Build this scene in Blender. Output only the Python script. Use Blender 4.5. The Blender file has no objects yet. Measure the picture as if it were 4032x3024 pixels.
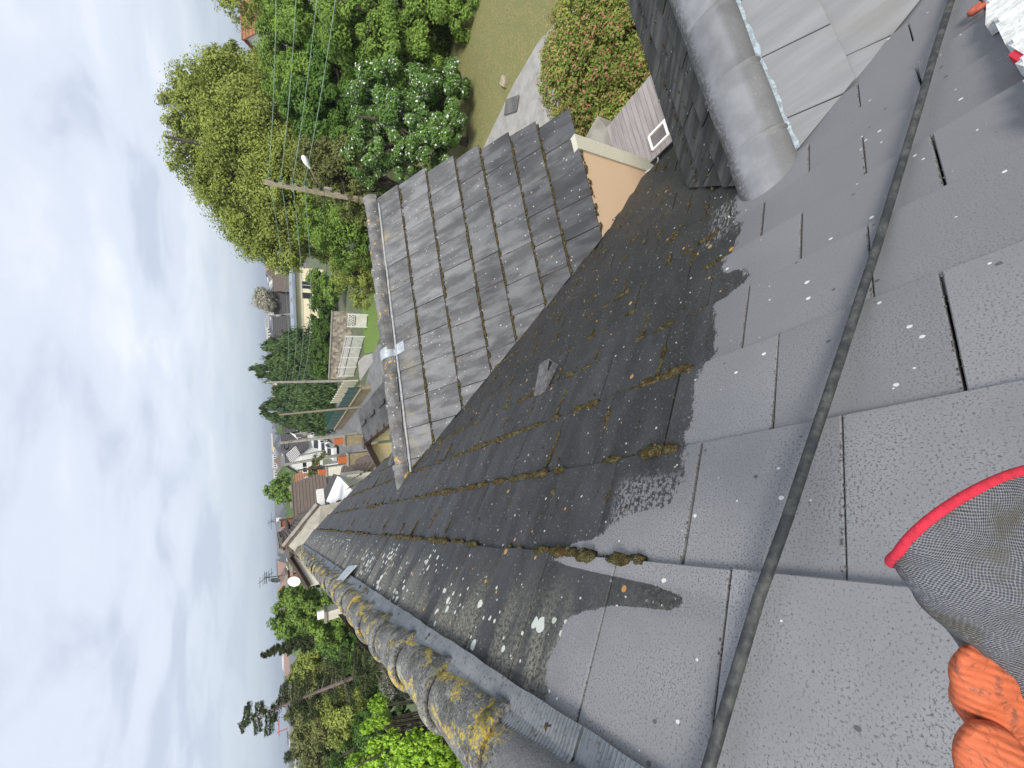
import bpy, math, random
import numpy as np
from mathutils import Matrix, Vector
rnd = random.Random(7)
npr = np.random.default_rng(11)
SC = bpy.context.scene
COL = SC.collection
# ------------------------------------------------------------------ camera
# world: +Y runs along the main ridge, +X down the slope side, ground z = 0, eye 8 m up
PITCH, YAW, ROLL, FPX = 0.53412644, 0.26725815, 0.04335524, 1619.62532
EYE = np.array([0.0, 0.0, 8.0])
fw = np.array([math.sin(YAW)*math.cos(PITCH), math.cos(YAW)*math.cos(PITCH), -math.sin(PITCH)])
r0 = np.array([math.cos(YAW), -math.sin(YAW), 0.0]); d0 = np.cross(fw, r0)
rt = math.cos(ROLL)*r0 + math.sin(ROLL)*d0
dn = -math.sin(ROLL)*r0 + math.cos(ROLL)*d0
cam = bpy.data.cameras.new("camera"); cam_o = bpy.data.objects.new("camera", cam); COL.objects.link(cam_o)
cam.sensor_width = 36.0; cam.lens = 36.0*FPX/4032.0; cam.clip_start = 0.02; cam.clip_end = 20000
cam_o.matrix_world = Matrix(((dn[0], rt[0], -fw[0], EYE[0]), (dn[1], rt[1], -fw[1], EYE[1]), (dn[2], rt[2], -fw[2], EYE[2]), (0, 0, 0, 1)))
SC.camera = cam_o
# ------------------------------------------------------------------ world
SUN_EL, SUN_AZ = math.radians(50), math.radians(-168)     # azimuth from +Y towards +X
W = bpy.data.worlds.new("World"); SC.world = W; W.use_nodes = True
wt = W.node_tree; wt.nodes.clear()
def wn(t, **k):
    n = wt.nodes.new(t)
    for a, b in k.items(): setattr(n, a, b)
    return n
sky = wn('ShaderNodeTexSky', sky_type='NISHITA', sun_disc=False, sun_elevation=SUN_EL, sun_rotation=SUN_AZ)
tc = wn('ShaderNodeTexCoord'); sep = wn('ShaderNodeSeparateXYZ'); wt.links.new(tc.outputs['Generated'], sep.inputs[0])
def wm(op, a, b=None, c=None):
    n = wn('ShaderNodeMath', operation=op)
    for i, v in enumerate((a, b, c)):
        if v is None: continue
        if isinstance(v, (int, float)): n.inputs[i].default_value = v
        else: wt.links.new(v, n.inputs[i])
    return n.outputs[0]
den = wm('ADD', wm('MAXIMUM', sep.outputs[2], 0.0), 0.10)
cx = wm('DIVIDE', sep.outputs[0], den); cy = wm('DIVIDE', sep.outputs[1], den)
comb = wn('ShaderNodeCombineXYZ'); wt.links.new(cx, comb.inputs[0]); wt.links.new(cy, comb.inputs[1])
n1 = wn('ShaderNodeTexNoise'); n1.inputs['Scale'].default_value = 1.15; n1.inputs['Detail'].default_value = 7; n1.inputs['Roughness'].default_value = 0.52; n1.inputs['Distortion'].default_value = 0.35
wt.links.new(comb.outputs[0], n1.inputs['Vector'])
mp = wn('ShaderNodeMapping'); mp.inputs['Scale'].default_value = (0.6, 0.35, 1); mp.inputs['Location'].default_value = (3.1, 1.7, 0)
wt.links.new(comb.outputs[0], mp.inputs[0])
n2 = wn('ShaderNodeTexNoise'); n2.inputs['Scale'].default_value = 0.45; n2.inputs['Detail'].default_value = 4
wt.links.new(mp.outputs[0], n2.inputs['Vector'])
cl = wm('ADD', wm('MULTIPLY', n1.outputs[0], 0.6), wm('MULTIPLY', n2.outputs[0], 0.4))
ramp = wn('ShaderNodeValToRGB'); wt.links.new(cl, ramp.inputs[0])
ramp.color_ramp.interpolation = 'EASE'
e = ramp.color_ramp.elements
e[0].position = 0.38; e[0].color = (0.40, 0.445, 0.535, 1)
e[1].position = 0.63; e[1].color = (0.62, 0.64, 0.695, 1)
m_ = e.new(0.49); m_.color = (0.51, 0.55, 0.63, 1)
# pale blue veil towards the horizon
hz = wn('ShaderNodeMapRange', interpolation_type='SMOOTHSTEP'); wt.links.new(sep.outputs[2], hz.inputs[0])
hz.inputs[1].default_value = 0.0; hz.inputs[2].default_value = 0.17; hz.inputs[3].default_value = 1; hz.inputs[4].default_value = 0
mixh = wn('ShaderNodeMix', data_type='RGBA'); wt.links.new(wm('MULTIPLY', hz.outputs[0], 0.9), mixh.inputs[0])
wt.links.new(ramp.outputs[0], mixh.inputs[6]); mixh.inputs[7].default_value = (0.385, 0.445, 0.50, 1)
mul = wn('ShaderNodeVectorMath', operation='SCALE'); mul.inputs['Scale'].default_value = 11.0; wt.links.new(mixh.outputs[2], mul.inputs[0])
mixs = wn('ShaderNodeMix', data_type='RGBA'); mixs.inputs[0].default_value = 0.93
wt.links.new(sky.outputs[0], mixs.inputs[6]); wt.links.new(mul.outputs[0], mixs.inputs[7])
bg = wn('ShaderNodeBackground'); bg.inputs[1].default_value = 0.10; wt.links.new(mixs.outputs[2], bg.inputs[0])
wo = wn('ShaderNodeOutputWorld'); wt.links.new(bg.outputs[0], wo.inputs[0])
sl = bpy.data.lights.new("sun", 'SUN'); sl.energy = 2.6; sl.angle = math.radians(20); sl.color = (1.0, 0.94, 0.84)
so = bpy.data.objects.new("sun", sl); COL.objects.link(so)
sd = Vector((math.sin(SUN_AZ)*math.cos(SUN_EL), math.cos(SUN_AZ)*math.cos(SUN_EL), math.sin(SUN_EL)))
so.rotation_euler = sd.to_track_quat('Z', 'Y').to_euler(); so.location = (0, 0, 60)
vs = SC.view_settings; vs.view_transform = 'Standard'; vs.look = 'None'; vs.gamma = 1; vs.use_curve_mapping = False; vs.exposure = 0.55

# ------------------------------------------------------------------ survey helpers
def ray(x, y):
    return ((3024-y-1512.)*rt + (x-2016.)*dn + FPX*fw)/FPX
def at(x, y, z=None, Y=None, X=None, D=None):
    """point of the place seen in direction (x,y) of the picture, at height z, northing Y, easting X or depth D"""
    v = ray(x, y)
    if z is not None: t = (z-EYE[2])/v[2]
    elif Y is not None: t = Y/v[1]
    elif X is not None: t = X/v[0]
    else: t = D
    return EYE + v*t

# ------------------------------------------------------------------ object helpers
def tag(o, label=None, cat=None, group=None, kind=None):
    if label: o['label'] = label
    if cat: o['category'] = cat
    if group: o['group'] = group
    if kind: o['kind'] = kind
    return o
def link(o, parent=None):
    COL.objects.link(o)
    if parent is not None:
        o.parent = parent
        o.matrix_parent_inverse = world_mat(parent).inverted()
    return o
_wm = {}
def world_mat(o):
    return _wm.get(o.name, Matrix.Identity(4))
def thing(name, loc, label, cat, group=None, rz=0.0):
    o = bpy.data.objects.new(name, None); COL.objects.link(o); o.empty_display_size = 0.3
    m = Matrix.Translation(Vector(loc)) @ Matrix.Rotation(rz, 4, 'Z'); o.matrix_world = m; _wm[o.name] = m
    return tag(o, label, cat, group)
def make_mesh(name, V, F, mats, smooth=False, fm=None):
    me = bpy.data.meshes.new(name)
    me.from_pydata([tuple(map(float, v)) for v in V], [], [tuple(f) for f in F])
    for m in (mats if isinstance(mats, (list, tuple)) else [mats]): me.materials.append(m)
    if fm is not None: me.polygons.foreach_set('material_index', fm)
    if smooth: me.polygons.foreach_set('use_smooth', [True]*len(me.polygons))
    me.update(); return me
class MB:
    def __init__(s): s.V = []; s.F = []; s.M = []
    def add(s, V, F, mi=0):
        b = len(s.V); s.V += [tuple(v) for v in V]; s.F += [tuple(i+b for i in f) for f in F]; s.M += [mi]*len(F); return s
    def box(s, c, size, rz=0.0, mi=0, M=None):
        x, y, z = [q/2 for q in size]
        P = np.array([(-x,-y,-z),(x,-y,-z),(x,y,-z),(-x,y,-z),(-x,-y,z),(x,-y,z),(x,y,z),(-x,y,z)])
        if M is None:
            cr, sr = math.cos(rz), math.sin(rz); M = np.array([[cr,-sr,0],[sr,cr,0],[0,0,1]])
        P = P @ np.array(M).T + np.array(c)
        return s.add(P, [(0,3,2,1),(4,5,6,7),(0,1,5,4),(1,2,6,5),(2,3,7,6),(3,0,4,7)], mi)
    def poly(s, P, mi=0): return s.add(P, [tuple(range(len(P)))], mi)
    def slab(s, P, th, mi=0):
        """polygon P thickened by th along its normal (downwards)"""
        P = np.array(P, float); n = np.cross(P[1]-P[0], P[2]-P[0]); n /= np.linalg.norm(n)
        if n[2] < 0 or (abs(n[2]) < 1e-6 and th < 0): P = P[::-1]; n = -n
        k = len(P); Q = P - n*abs(th)
        return s.add(list(P)+list(Q), [tuple(range(k)), tuple(range(2*k-1, k-1, -1))]+[(i, i+k, (i+1) % k+k, (i+1) % k) for i in range(k)], mi)
    def tube(s, pts, rad, n=8, mi=0, cap=True):
        pts = [np.array(p, float) for p in pts]
        if not isinstance(rad, (list, tuple)): rad = [rad]*len(pts)
        rings = []; u = None
        for i, p in enumerate(pts):
            t = pts[min(i+1, len(pts)-1)]-pts[max(i-1, 0)]; t /= (np.linalg.norm(t)+1e-12)
            if u is None:
                a = np.array([0, 0, 1.]) if abs(t[2]) < .9 else np.array([1., 0, 0]); u = np.cross(t, a)
            u = u - t*(u@t); u /= np.linalg.norm(u); v = np.cross(t, u)
            rings.append([p+rad[i]*(math.cos(2*math.pi*k/n)*u+math.sin(2*math.pi*k/n)*v) for k in range(n)])
        V = [q for R in rings for q in R]; F = []
        for i in range(len(pts)-1):
            for k in range(n):
                a, b = i*n+k, i*n+(k+1) % n; F.append((a, b, b+n, a+n))
        if cap: F.append(tuple(range(n-1, -1, -1))); F.append(tuple(range((len(pts)-1)*n, len(pts)*n)))
        return s.add(V, F, mi)
    def build(s, name, mats, parent=None, smooth=False, kind=None):
        me = make_mesh(name, s.V, s.F, mats, smooth, s.M)
        o = bpy.data.objects.new(name, me); link(o, parent)
        if kind: o['kind'] = kind
        return o
def copy_thing(root, delta, label, rz=0.0):
    c = root.copy(); COL.objects.link(c); c['label'] = label
    m = Matrix.Translation(Vector(delta)) @ Matrix.Rotation(rz, 4, 'Z')
    c.matrix_world = m; _wm[c.name] = m
    for ch in list(root.children):
        k = ch.copy(); COL.objects.link(k); k.parent = c
        for g in list(ch.children):
            kk = g.copy(); COL.objects.link(kk); kk.parent = k
    return c

# ------------------------------------------------------------------ materials
class NT:
    def __init__(s, name):
        s.m = bpy.data.materials.new(name); s.m.use_nodes = True; s.t = s.m.node_tree; s.t.nodes.clear()
        s.out = s.n('ShaderNodeOutputMaterial'); s.geo = s.n('ShaderNodeNewGeometry')
    def n(s, t, **k):
        n = s.t.nodes.new(t)
        for a, b in k.items(): setattr(n, a, b)
        return n
    def set(s, sock, v):
        if isinstance(v, bpy.types.NodeSocket): s.t.links.new(v, sock)
        elif isinstance(v, (tuple, list)) and len(v) == 3 and sock.type == 'RGBA': sock.default_value = (*v, 1)
        else: sock.default_value = v
    def math(s, op, *a, clamp=False):
        n = s.n('ShaderNodeMath', operation=op, use_clamp=clamp)
        for i, v in enumerate(a): s.set(n.inputs[i], v)
        return n.outputs[0]
    def vec(s, x=0.0, y=0.0, z=0.0):
        n = s.n('ShaderNodeCombineXYZ')
        for i, v in enumerate((x, y, z)): s.set(n.inputs[i], v)
        return n.outputs[0]
    def dot(s, v, d):
        n = s.n('ShaderNodeVectorMath', operation='DOT_PRODUCT'); s.set(n.inputs[0], v); n.inputs[1].default_value = d; return n.outputs['Value']
    def noise(s, v, scale, detail=4, rough=.55, out=0, dist=0.0):
        n = s.n('ShaderNodeTexNoise'); s.set(n.inputs['Vector'], v); n.inputs['Scale'].default_value = scale
        n.inputs['Detail'].default_value = detail; n.inputs['Roughness'].default_value = rough; n.inputs['Distortion'].default_value = dist
        return n.outputs[out]
    def voro(s, v, scale, rand=1.0):
        n = s.n('ShaderNodeTexVoronoi'); s.set(n.inputs['Vector'], v); n.inputs['Scale'].default_value = scale; n.inputs['Randomness'].default_value = rand
        return n.outputs['Distance'], n.outputs['Color']
    def rng(s, v, a, b, c=0.0, d=1.0, sm=True):
        n = s.n('ShaderNodeMapRange', interpolation_type='SMOOTHSTEP' if sm else 'LINEAR'); s.set(n.inputs[0], v)
        for i, q in enumerate((a, b, c, d)): s.set(n.inputs[i+1], q)
        return n.outputs[0]
    def mix(s, f, a, b, mode='MIX'):
        n = s.n('ShaderNodeMix', data_type='RGBA', blend_type=mode); s.set(n.inputs[0], f); s.set(n.inputs[6], a); s.set(n.inputs[7], b); return n.outputs[2]
    def sep(s, v):
        n = s.n('ShaderNodeSeparateXYZ'); s.set(n.inputs[0], v); return n.outputs
    def scale(s, v, k):
        n = s.n('ShaderNodeMapping'); s.set(n.inputs[0], v); n.inputs['Scale'].default_value = k; return n.outputs[0]
    def bsdf(s, col, rough=.8, bump=None, bstr=.4, bdist=.01, metal=0.0, spec=.4, **kw):
        b = s.n('ShaderNodeBsdfPrincipled'); s.set(b.inputs['Base Color'], col); s.set(b.inputs['Roughness'], rough)
        b.inputs['Metallic'].default_value = metal; s.set(b.inputs['Specular IOR Level'], spec)
        if bump is not None:
            bn = s.n('ShaderNodeBump'); s.set(bn.inputs['Strength'], bstr); bn.inputs['Distance'].default_value = bdist
            s.set(bn.inputs['Height'], bump); s.t.links.new(bn.outputs[0], b.inputs['Normal'])
        s.t.links.new(b.outputs[0], s.out.inputs[0]); return s.m
def simple(name, c1, c2=None, sc=3.0, rough=.8, bump=.3, bd=.01, metal=0, stretch=None, detail=5, spec=.4):
    t = NT(name); p = t.geo.outputs['Position']
    if stretch: p = t.scale(p, stretch)
    n = t.noise(p, sc, detail)
    c2 = c2 or tuple(q*.75 for q in c1)
    return t.bsdf(t.mix(t.rng(n, .35, .65), c1, c2), rough, t.noise(p, sc*8, 3), bump, bd, metal, spec)
SA = 0.68935231
Sv = np.array([math.cos(SA), 0, -math.sin(SA)]); Nv = np.array([math.sin(SA), 0, math.cos(SA)])
ORG = EYE - .8*Nv                       # foot of the eye on the main roof plane
def P_main(s_, y_, h=0.0): return ORG + s_*Sv + np.array([0, y_, 0]) + h*Nv

def lichens(t, p, col, amount=1.0, sc=14.0, white=(.62,.66,.60), orange=True, wmask=None, thr=.30):
    d, c = t.voro(p, sc)
    cs = t.sep(c)
    rad = t.math('MULTIPLY', t.math('POWER', cs[0], 3.0), thr)
    wob = t.math('MULTIPLY', t.math('SUBTRACT', t.noise(p, sc*6, 2), .5), .12)
    m = t.math('LESS_THAN', t.math('ADD', d, wob), t.math('MULTIPLY', rad, amount if wmask is None else wmask))
    col = t.mix(t.math('MULTIPLY', m, .85), col, white)
    if orange:
        d2, c2 = t.voro(t.math('ADD', 0, 0) if False else t.scale(p, (1.0, 1.03, .97)), sc*.55)
        q = t.sep(c2); m2 = t.math('LESS_THAN', t.math('ADD', d2, t.math('MULTIPLY', wob, .5)), t.math('MULTIPLY', t.math('GREATER_THAN', q[1], .74), t.math('MULTIPLY', q[0], .20)))
        col = t.mix(t.math('MULTIPLY', m2, .9), col, (.50, .25, .06))
    return col

def mat_main_tile():
    t = NT('slate_main'); P = t.geo.outputs['Position']
    s_ = t.math('SUBTRACT', t.dot(P, tuple(Sv)), float(ORG@Sv)); y_ = t.sep(P)[1]
    rp = t.vec(s_, y_, 0.0)
    oi = t.n('ShaderNodeObjectInfo').outputs['Random']
    streak = t.noise(t.vec(t.math('MULTIPLY', s_, .35), y_, t.math('MULTIPLY', oi, 9.0)), 9, 5, .6)
    blot = t.noise(rp, 3.2, 5, .6)
    fine = t.noise(rp, 240, 4, .75)
    # old surface
    col = t.mix(t.rng(streak, .35, .7), (.0165, .017, .0185), (.044, .0455, .050))
    dk_ = t.rng(s_, .9, 2.1, 0.0, .6)
    col = t.mix(dk_, col, (.016, .0135, .011))
    col = t.mix(t.math('MULTIPLY', t.rng(fine, .53, .64), .6), col, (.12, .12, .118)); col = t.mix(t.math('MULTIPLY', t.rng(t.noise(t.vec(s_, y_, 3.0), 75, 4, .75), .57, .64), .55), col, (.13, .13, .12)); col = t.mix(t.math('MULTIPLY', t.rng(t.noise(t.vec(s_, y_, 8.0), 120, 3, .7), .56, .64), .6), col, (.015, .015, .016))
    brown = t.math('MULTIPLY', t.rng(s_, 1.9, 3.6), t.rng(blot, .40, .62))
    col = t.mix(t.math('MULTIPLY', brown, .75), col, (.045, .037, .026))
    green = t.math('MULTIPLY', t.rng(s_, 2.6, 3.8), t.rng(t.noise(rp, 2.1, 3), .52, .68))
    col = t.mix(t.math('MULTIPLY', green, .6), col, (.040, .045, .018))
    # top course: paler, more lichened
    topc = t.math('MULTIPLY', t.math('MULTIPLY', t.rng(s_, .33, -.02), t.rng(t.noise(t.vec(t.math('MULTIPLY', s_, .35), y_, 4.0), 5.0, 5, .6), .38, .58)), t.rng(t.noise(rp, 85, 3, .7), .38, .58))
    olive = t.mix(t.noise(rp, 60, 4), (.13, .125, .10), (.30, .29, .23))
    col = t.mix(t.math('MULTIPLY', topc, .95), col, olive)
    wm_ = t.math('ADD', .60, t.math('MULTIPLY', t.rng(s_, .36, .15), t.math('ADD', .3, t.math('MULTIPLY', t.rng(t.noise(rp, 2.4, 2), .46, .62), 1.9))))
    col = lichens(t, rp, col, sc=30, wmask=wm_, thr=.27)
    col = lichens(t, t.scale(rp, (1.01, .97, 1)), col, sc=15, wmask=t.math('MULTIPLY', wm_, .46), thr=.26, orange=False, white=(.50,.53,.46))
    d3, c3 = t.voro(rp, 62); m3 = t.math('LESS_THAN', d3, t.math('MULTIPLY', t.math('GREATER_THAN', t.sep(c3)[0], .86), .22))
    col = t.mix(t.math('MULTIPLY', m3, .45), col, (.35, .35, .31))
    # fresh grey paint, up to a hand-brushed edge
    fc = t.n('ShaderNodeFloatCurve'); t.set(fc.inputs['Value'], t.rng(s_, -.3, 2.1, 0, 1, sm=False))
    pts = [(-.3,1.05),(-.1,1.07),(0,1.10),(.1,1.085),(.185,.98),(.21,.80),(.235,.70),(.258,.76),(.275,1.05),(.30,1.235),(.335,1.215),(.385,1.075),(.45,.965),(.482,.82),(.57,.79),(.71,.805),(.93,.80),(1.03,.79),(1.28,.80),(1.375,.72),(1.53,.82),(1.74,.785),(1.86,.84),(2.1,.83)]
    cu = fc.mapping.curves[0]; fc.mapping.use_clip = False
    while len(cu.points) < len(pts): cu.points.new(.5, .5)
    for q, (a, b) in zip(cu.points, pts): q.location = ((a+.3)/2.4, b/1.5)
    fc.mapping.update()
    yb = t.math('MULTIPLY', fc.outputs[0], 1.5)
    dist0 = t.math('SUBTRACT', yb, y_)
    edge = t.math('ADD', t.math('MULTIPLY', t.math('SUBTRACT', t.noise(rp, 8, 4), .5), .12), t.math('ADD', t.math('MULTIPLY', t.math('SUBTRACT', t.noise(t.vec(t.math('MULTIPLY', s_, .35), y_, 1.0), 70, 4, .7), .5), .07), t.math('MULTIPLY', t.math('SUBTRACT', t.noise(rp, 150, 3, .7), .5), .055)))
    hp = t.math('MULTIPLY', t.math('MULTIPLY', t.rng(s_, .37, .42), t.rng(s_, .60, .54)), t.math('MULTIPLY', t.rng(y_, 1.06, .99), t.rng(t.noise(t.vec(s_, y_, 6.0), 75, 3, .7), .47, .53)))
    hp2 = t.math('MULTIPLY', t.math('MULTIPLY', t.rng(s_, 1.72, 1.80), t.rng(s_, 2.15, 2.05)), t.math('MULTIPLY', t.rng(y_, 1.0, .92), t.rng(t.noise(t.vec(s_, t.math('MULTIPLY', y_, 3.0), 6.0), 26, 3, .7), .50, .56)))
    hp3 = t.math('MULTIPLY', t.rng(dist0, -.10, .02), t.rng(t.noise(t.vec(s_, y_, 2.0), 130, 3, .7), .60, .64))
    dist = t.math('SUBTRACT', t.math('ADD', yb, edge), y_)
    paint = t.math('MAXIMUM', t.math('MAXIMUM', t.rng(dist, -.002, .006), hp), t.math('MAXIMUM', hp2, t.math('MULTIPLY', hp3, .6)))
    thin = t.rng(dist, .0, .28, .55, 0.0)               # thinner coat near the edge
    spk = t.noise(rp, 230, 4, .75)
    spd = t.noise(rp, 4, 3)
    pc = t.mix(t.rng(t.noise(rp, 4, 5), .35, .65), (.222, .223, .233), (.275, .277, .288))
    lowf = t.rng(s_, .25, 1.3, .0, .75)
    pc = t.mix(lowf, pc, (.172, .173, .184))
    dots = t.math('MULTIPLY', t.rng(spk, t.rng(spd, .35, .65, .56, .50), t.rng(spd, .35, .65, .64, .60)), t.rng(s_, .5, 1.6, .85, .25))
    pc = t.mix(dots, pc, (.062, .063, .066))
    pc = t.mix(t.math('MULTIPLY', thin, t.rng(fine, .42, .60)), pc, (.10, .102, .11))
    pc = lichens(t, t.scale(rp, (1, .8, 1)), pc, 1.0, 29, (.74, .75, .72), orange=False, thr=.16)
    d4, c4 = t.voro(t.scale(rp, (1.0, .8, 1)), 26); m4 = t.math('LESS_THAN', d4, t.math('MULTIPLY', t.math('GREATER_THAN', t.sep(c4)[1], .86), .12))
    pc = t.mix(t.math('MULTIPLY', m4, .75), pc, (.05, .05, .055))
    col = t.mix(paint, col, pc)
    var = t.math('ADD', .90, t.math('MULTIPLY', oi, .2))
    hv = t.n('ShaderNodeHueSaturation'); t.set(hv.inputs['Value'], var); t.set(hv.inputs['Color'], col)
    rough = t.mix(paint, (.62, .62, .62), (.48, .48, .48))
    bmp = t.noise(rp, 260, 4, .75)
    return t.bsdf(hv.outputs[0], rough, bmp, t.math('SUBTRACT', .55, t.math('MULTIPLY', paint, .37)), .0025, spec=.45)
M_MAIN = mat_main_tile()

def mat_dormer_tile():
    t = NT('concrete_tile_dormer'); P = t.geo.outputs['Position']; q = t.sep(P)
    oi = t.n('ShaderNodeObjectInfo').outputs['Random']
    st = t.noise(t.vec(q[0], t.math('MULTIPLY', q[1], .28), t.math('MULTIPLY', oi, 7.0)), 9, 5, .62)
    big = t.noise(t.vec(q[0], q[1], 2.0), 1.9, 4, .6)
    # darker towards the foot of the slope and the valley, where it stays damp and the lichen is black
    g = t.math('ADD', t.math('MULTIPLY', t.math('SUBTRACT', 4.45, q[1]), .36), t.math('MULTIPLY', t.math('SUBTRACT', big, .5), 1.1))
    col = t.mix(t.rng(g, .15, .85), t.mix(t.rng(st, .38, .62), (.105, .106, .110), (.198, .200, .208)), t.mix(t.rng(st, .38, .66), (.040, .041, .046), (.085, .087, .096)))
    col = t.mix(t.math('MULTIPLY', t.rng(t.noise(P, 120, 3, .7), .52, .66), .35), col, (.06, .06, .06))
    col = t.mix(t.math('MULTIPLY', t.math('MULTIPLY', t.rng(q[1], 4.05, 4.4), t.rng(t.noise(P, 3, 3), .5, .7)), .5), col, (.33, .29, .16))
    col = lichens(t, t.vec(q[0], q[1], 0.0), col, 1.0, 30, (.60, .60, .56), orange=False, thr=.19)
    d2, c2 = t.voro(t.vec(q[0], q[1], 0.0), 9); m2 = t.math('LESS_THAN', d2, t.math('MULTIPLY', t.math('GREATER_THAN', t.sep(c2)[2], .93), .08))
    col = t.mix(m2, col, (.30, .20, .11))
    hv = t.n('ShaderNodeHueSaturation'); t.set(hv.inputs['Value'], t.math('ADD', .88, t.math('MULTIPLY', oi, .24))); t.set(hv.inputs['Color'], col)
    return t.bsdf(hv.outputs[0], .72, t.math('ADD', t.noise(P, 150, 3, .7), t.noise(P, 25, 3)), .35, .004)
M_DORM = mat_dormer_tile()
def mat_porch(dark):
    t = NT('tile_porch_dark' if dark else 'tile_porch_painted'); P = t.geo.outputs['Position']; q = t.sep(P)
    oi = t.n('ShaderNodeObjectInfo').outputs['Random']
    st = t.noise(t.vec(t.math('ADD', q[0], t.math('MULTIPLY', q[1], .35)), t.math('MULTIPLY', q[1], .12), t.math('MULTIPLY', oi, 5.0)), 14, 5, .6)
    if dark:
        col = t.mix(t.rng(st, .36, .68), (.030, .030, .029), (.105, .104, .098))
        col = t.mix(t.math('MULTIPLY', t.rng(t.noise(P, 4, 3), .52, .7), .4), col, (.05, .055, .035))
        col = lichens(t, t.vec(q[0], q[1], 0.0), col, 1.0, 30, (.42, .42, .38), orange=False, thr=.17)
    else:
        col = t.mix(t.rng(st, .3, .7), (.20, .203, .216), (.25, .255, .27))
        col = t.mix(t.math('MULTIPLY', t.rng(t.noise(P, 3, 3), .55, .75), .4), col, (.2, .195, .17))
    return t.bsdf(col, .7 if dark else .5, t.math('ADD', t.noise(P, 160, 3, .7), t.noise(P, 20, 3)), .3, .004)
M_PD, M_PP = mat_porch(True), mat_porch(False)
def mat_ridge(kind):
    t = NT('ridge_cap_'+kind); P = t.geo.outputs['Position']; q = t.sep(P)
    oi = t.n('ShaderNodeObjectInfo').outputs['Random']
    f = t.noise(P, 110, 4, .75); b = t.noise(P, 7, 4)
    if kind == 'main':
        col = t.mix(t.rng(b, .35, .68), (.13, .13, .13), (.25, .248, .24))
        col = t.mix(t.rng(f, .50, .60), col, (.05, .05, .046)); col = t.mix(t.math('MULTIPLY', t.rng(t.noise(P, 48, 4, .75), .56, .62), .75), col, (.40, .40, .34))
        st = t.scale(P, (1.0, .32, 1.0))
        gy = t.math('MULTIPLY', t.rng(t.noise(st, 26, 4, .7), .54, .64), t.rng(q[1], 1.1, 1.5))
        col = t.mix(t.math('MULTIPLY', gy, .8), col, (.38, .39, .31))
        ye = t.math('MULTIPLY', t.rng(t.noise(t.scale(P, (1.0, .42, 1.0)), 13, 6, .72), .53, .575), t.rng(q[1], .95, 1.2))
        ye = t.math('MULTIPLY', ye, t.rng(f, .42, .56))
        col = t.mix(ye, col, t.mix(t.noise(P, 70, 2), (.80, .55, .03), (.55, .44, .06)))
        mo = t.math('MULTIPLY', t.rng(t.noise(P, 11, 4), .52, .66), t.rng(q[0], -.66, -.60))
        col = t.mix(t.math('MULTIPLY', mo, .75), col, (.06, .065, .025))
        # one dab of the new paint on the nearest cap
        col = t.mix(t.math('MULTIPLY', t.rng(q[1], 1.12, 1.08), .75), col, t.mix(f, (.17, .17, .18), (.27, .27, .285)))
        ro = .85
    elif kind == 'dormer':
        col = t.mix(t.rng(b, .35, .65), (.12, .12, .125), (.25, .247, .24))
        col = t.mix(t.rng(f, .50, .66), col, (.07, .07, .07))
        ye = t.rng(t.noise(P, 10, 4, .6), .60, .65)
        col = t.mix(ye, col, (.50, .33, .08)); col = lichens(t, P, col, 1.0, 26, (.6, .6, .55), False, thr=.3); ro = .85
    else:
        col = t.mix(t.rng(b, .35, .68), (.18, .184, .197), (.25, .255, .27))
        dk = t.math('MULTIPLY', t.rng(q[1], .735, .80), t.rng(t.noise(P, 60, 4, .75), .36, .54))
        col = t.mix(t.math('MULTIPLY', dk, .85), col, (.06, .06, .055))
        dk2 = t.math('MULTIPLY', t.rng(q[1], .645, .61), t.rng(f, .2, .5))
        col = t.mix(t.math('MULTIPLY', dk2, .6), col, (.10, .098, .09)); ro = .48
    hv = t.n('ShaderNodeHueSaturation'); t.set(hv.inputs['Value'], t.math('ADD', .88, t.math('MULTIPLY', oi, .22))); t.set(hv.inputs['Color'], col)
    return t.bsdf(hv.outputs[0], ro, t.math('ADD', f, t.math('MULTIPLY', b, 2)), .35 if kind == 'porch' else .9, .005 if kind == 'porch' else .008)
M_RM, M_RD, M_RP = mat_ridge('main'), mat_ridge('dormer'), mat_ridge('porch')
def mat_moss():
    t = NT('moss'); P = t.geo.outputs['Position']; rd = t.geo.outputs['Random Per Island']
    c = t.mix(t.rng(rd, .2, .9), (.15, .088, .035), (.12, .112, .04)); c = t.mix(t.rng(t.noise(P, 40, 3), .4, .65), c, (.24, .21, .11))
    c = t.mix(t.rng(t.noise(P, 420, 2), .35, .6), c, (.02, .018, .008))
    return t.bsdf(c, .95, t.noise(P, 420, 3, .8), .9, .006, spec=.1)
M_MOSS = mat_moss()
M_DECK = simple('roof_underlay', (.014, .014, .015), rough=.95)
M_LEAD = NT('crimped_flashing')
def _lead(t):
    P = t.geo.outputs['Position']; y_ = t.sep(P)[1]
    w = t.n('ShaderNodeTexWave', wave_type='BANDS', bands_direction='Y'); t.set(w.inputs['Vector'], P); w.inputs['Scale'].default_value = 26; w.inputs['Distortion'].default_value = 1.2; w.inputs['Detail'].default_value = 1
    c = t.mix(t.noise(P, 12, 4), (.10, .112, .13), (.22, .24, .265)); c = t.mix(t.rng(t.noise(P, 90, 3), .55, .7), c, (.09, .09, .09))
    return t.bsdf(c, .5, w.outputs['Color'], .6, .004, metal=.35)
M_LEAD = _lead(M_LEAD)
M_TAPE = simple('flashing_tape', (.33, .37, .40), (.45, .50, .54), 40, .4, .6, .003, metal=.3)
M_PEACH = NT('peach_render')
M_PEACH = (lambda t: t.bsdf(t.mix(t.noise(t.geo.outputs['Position'], 90, 3, .8), (.52, .375, .245), (.74, .55, .385)), .95, t.noise(t.geo.outputs['Position'], 140, 3, .8), .6, .006))(M_PEACH)
M_STONE = NT('pale_limestone')
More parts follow.
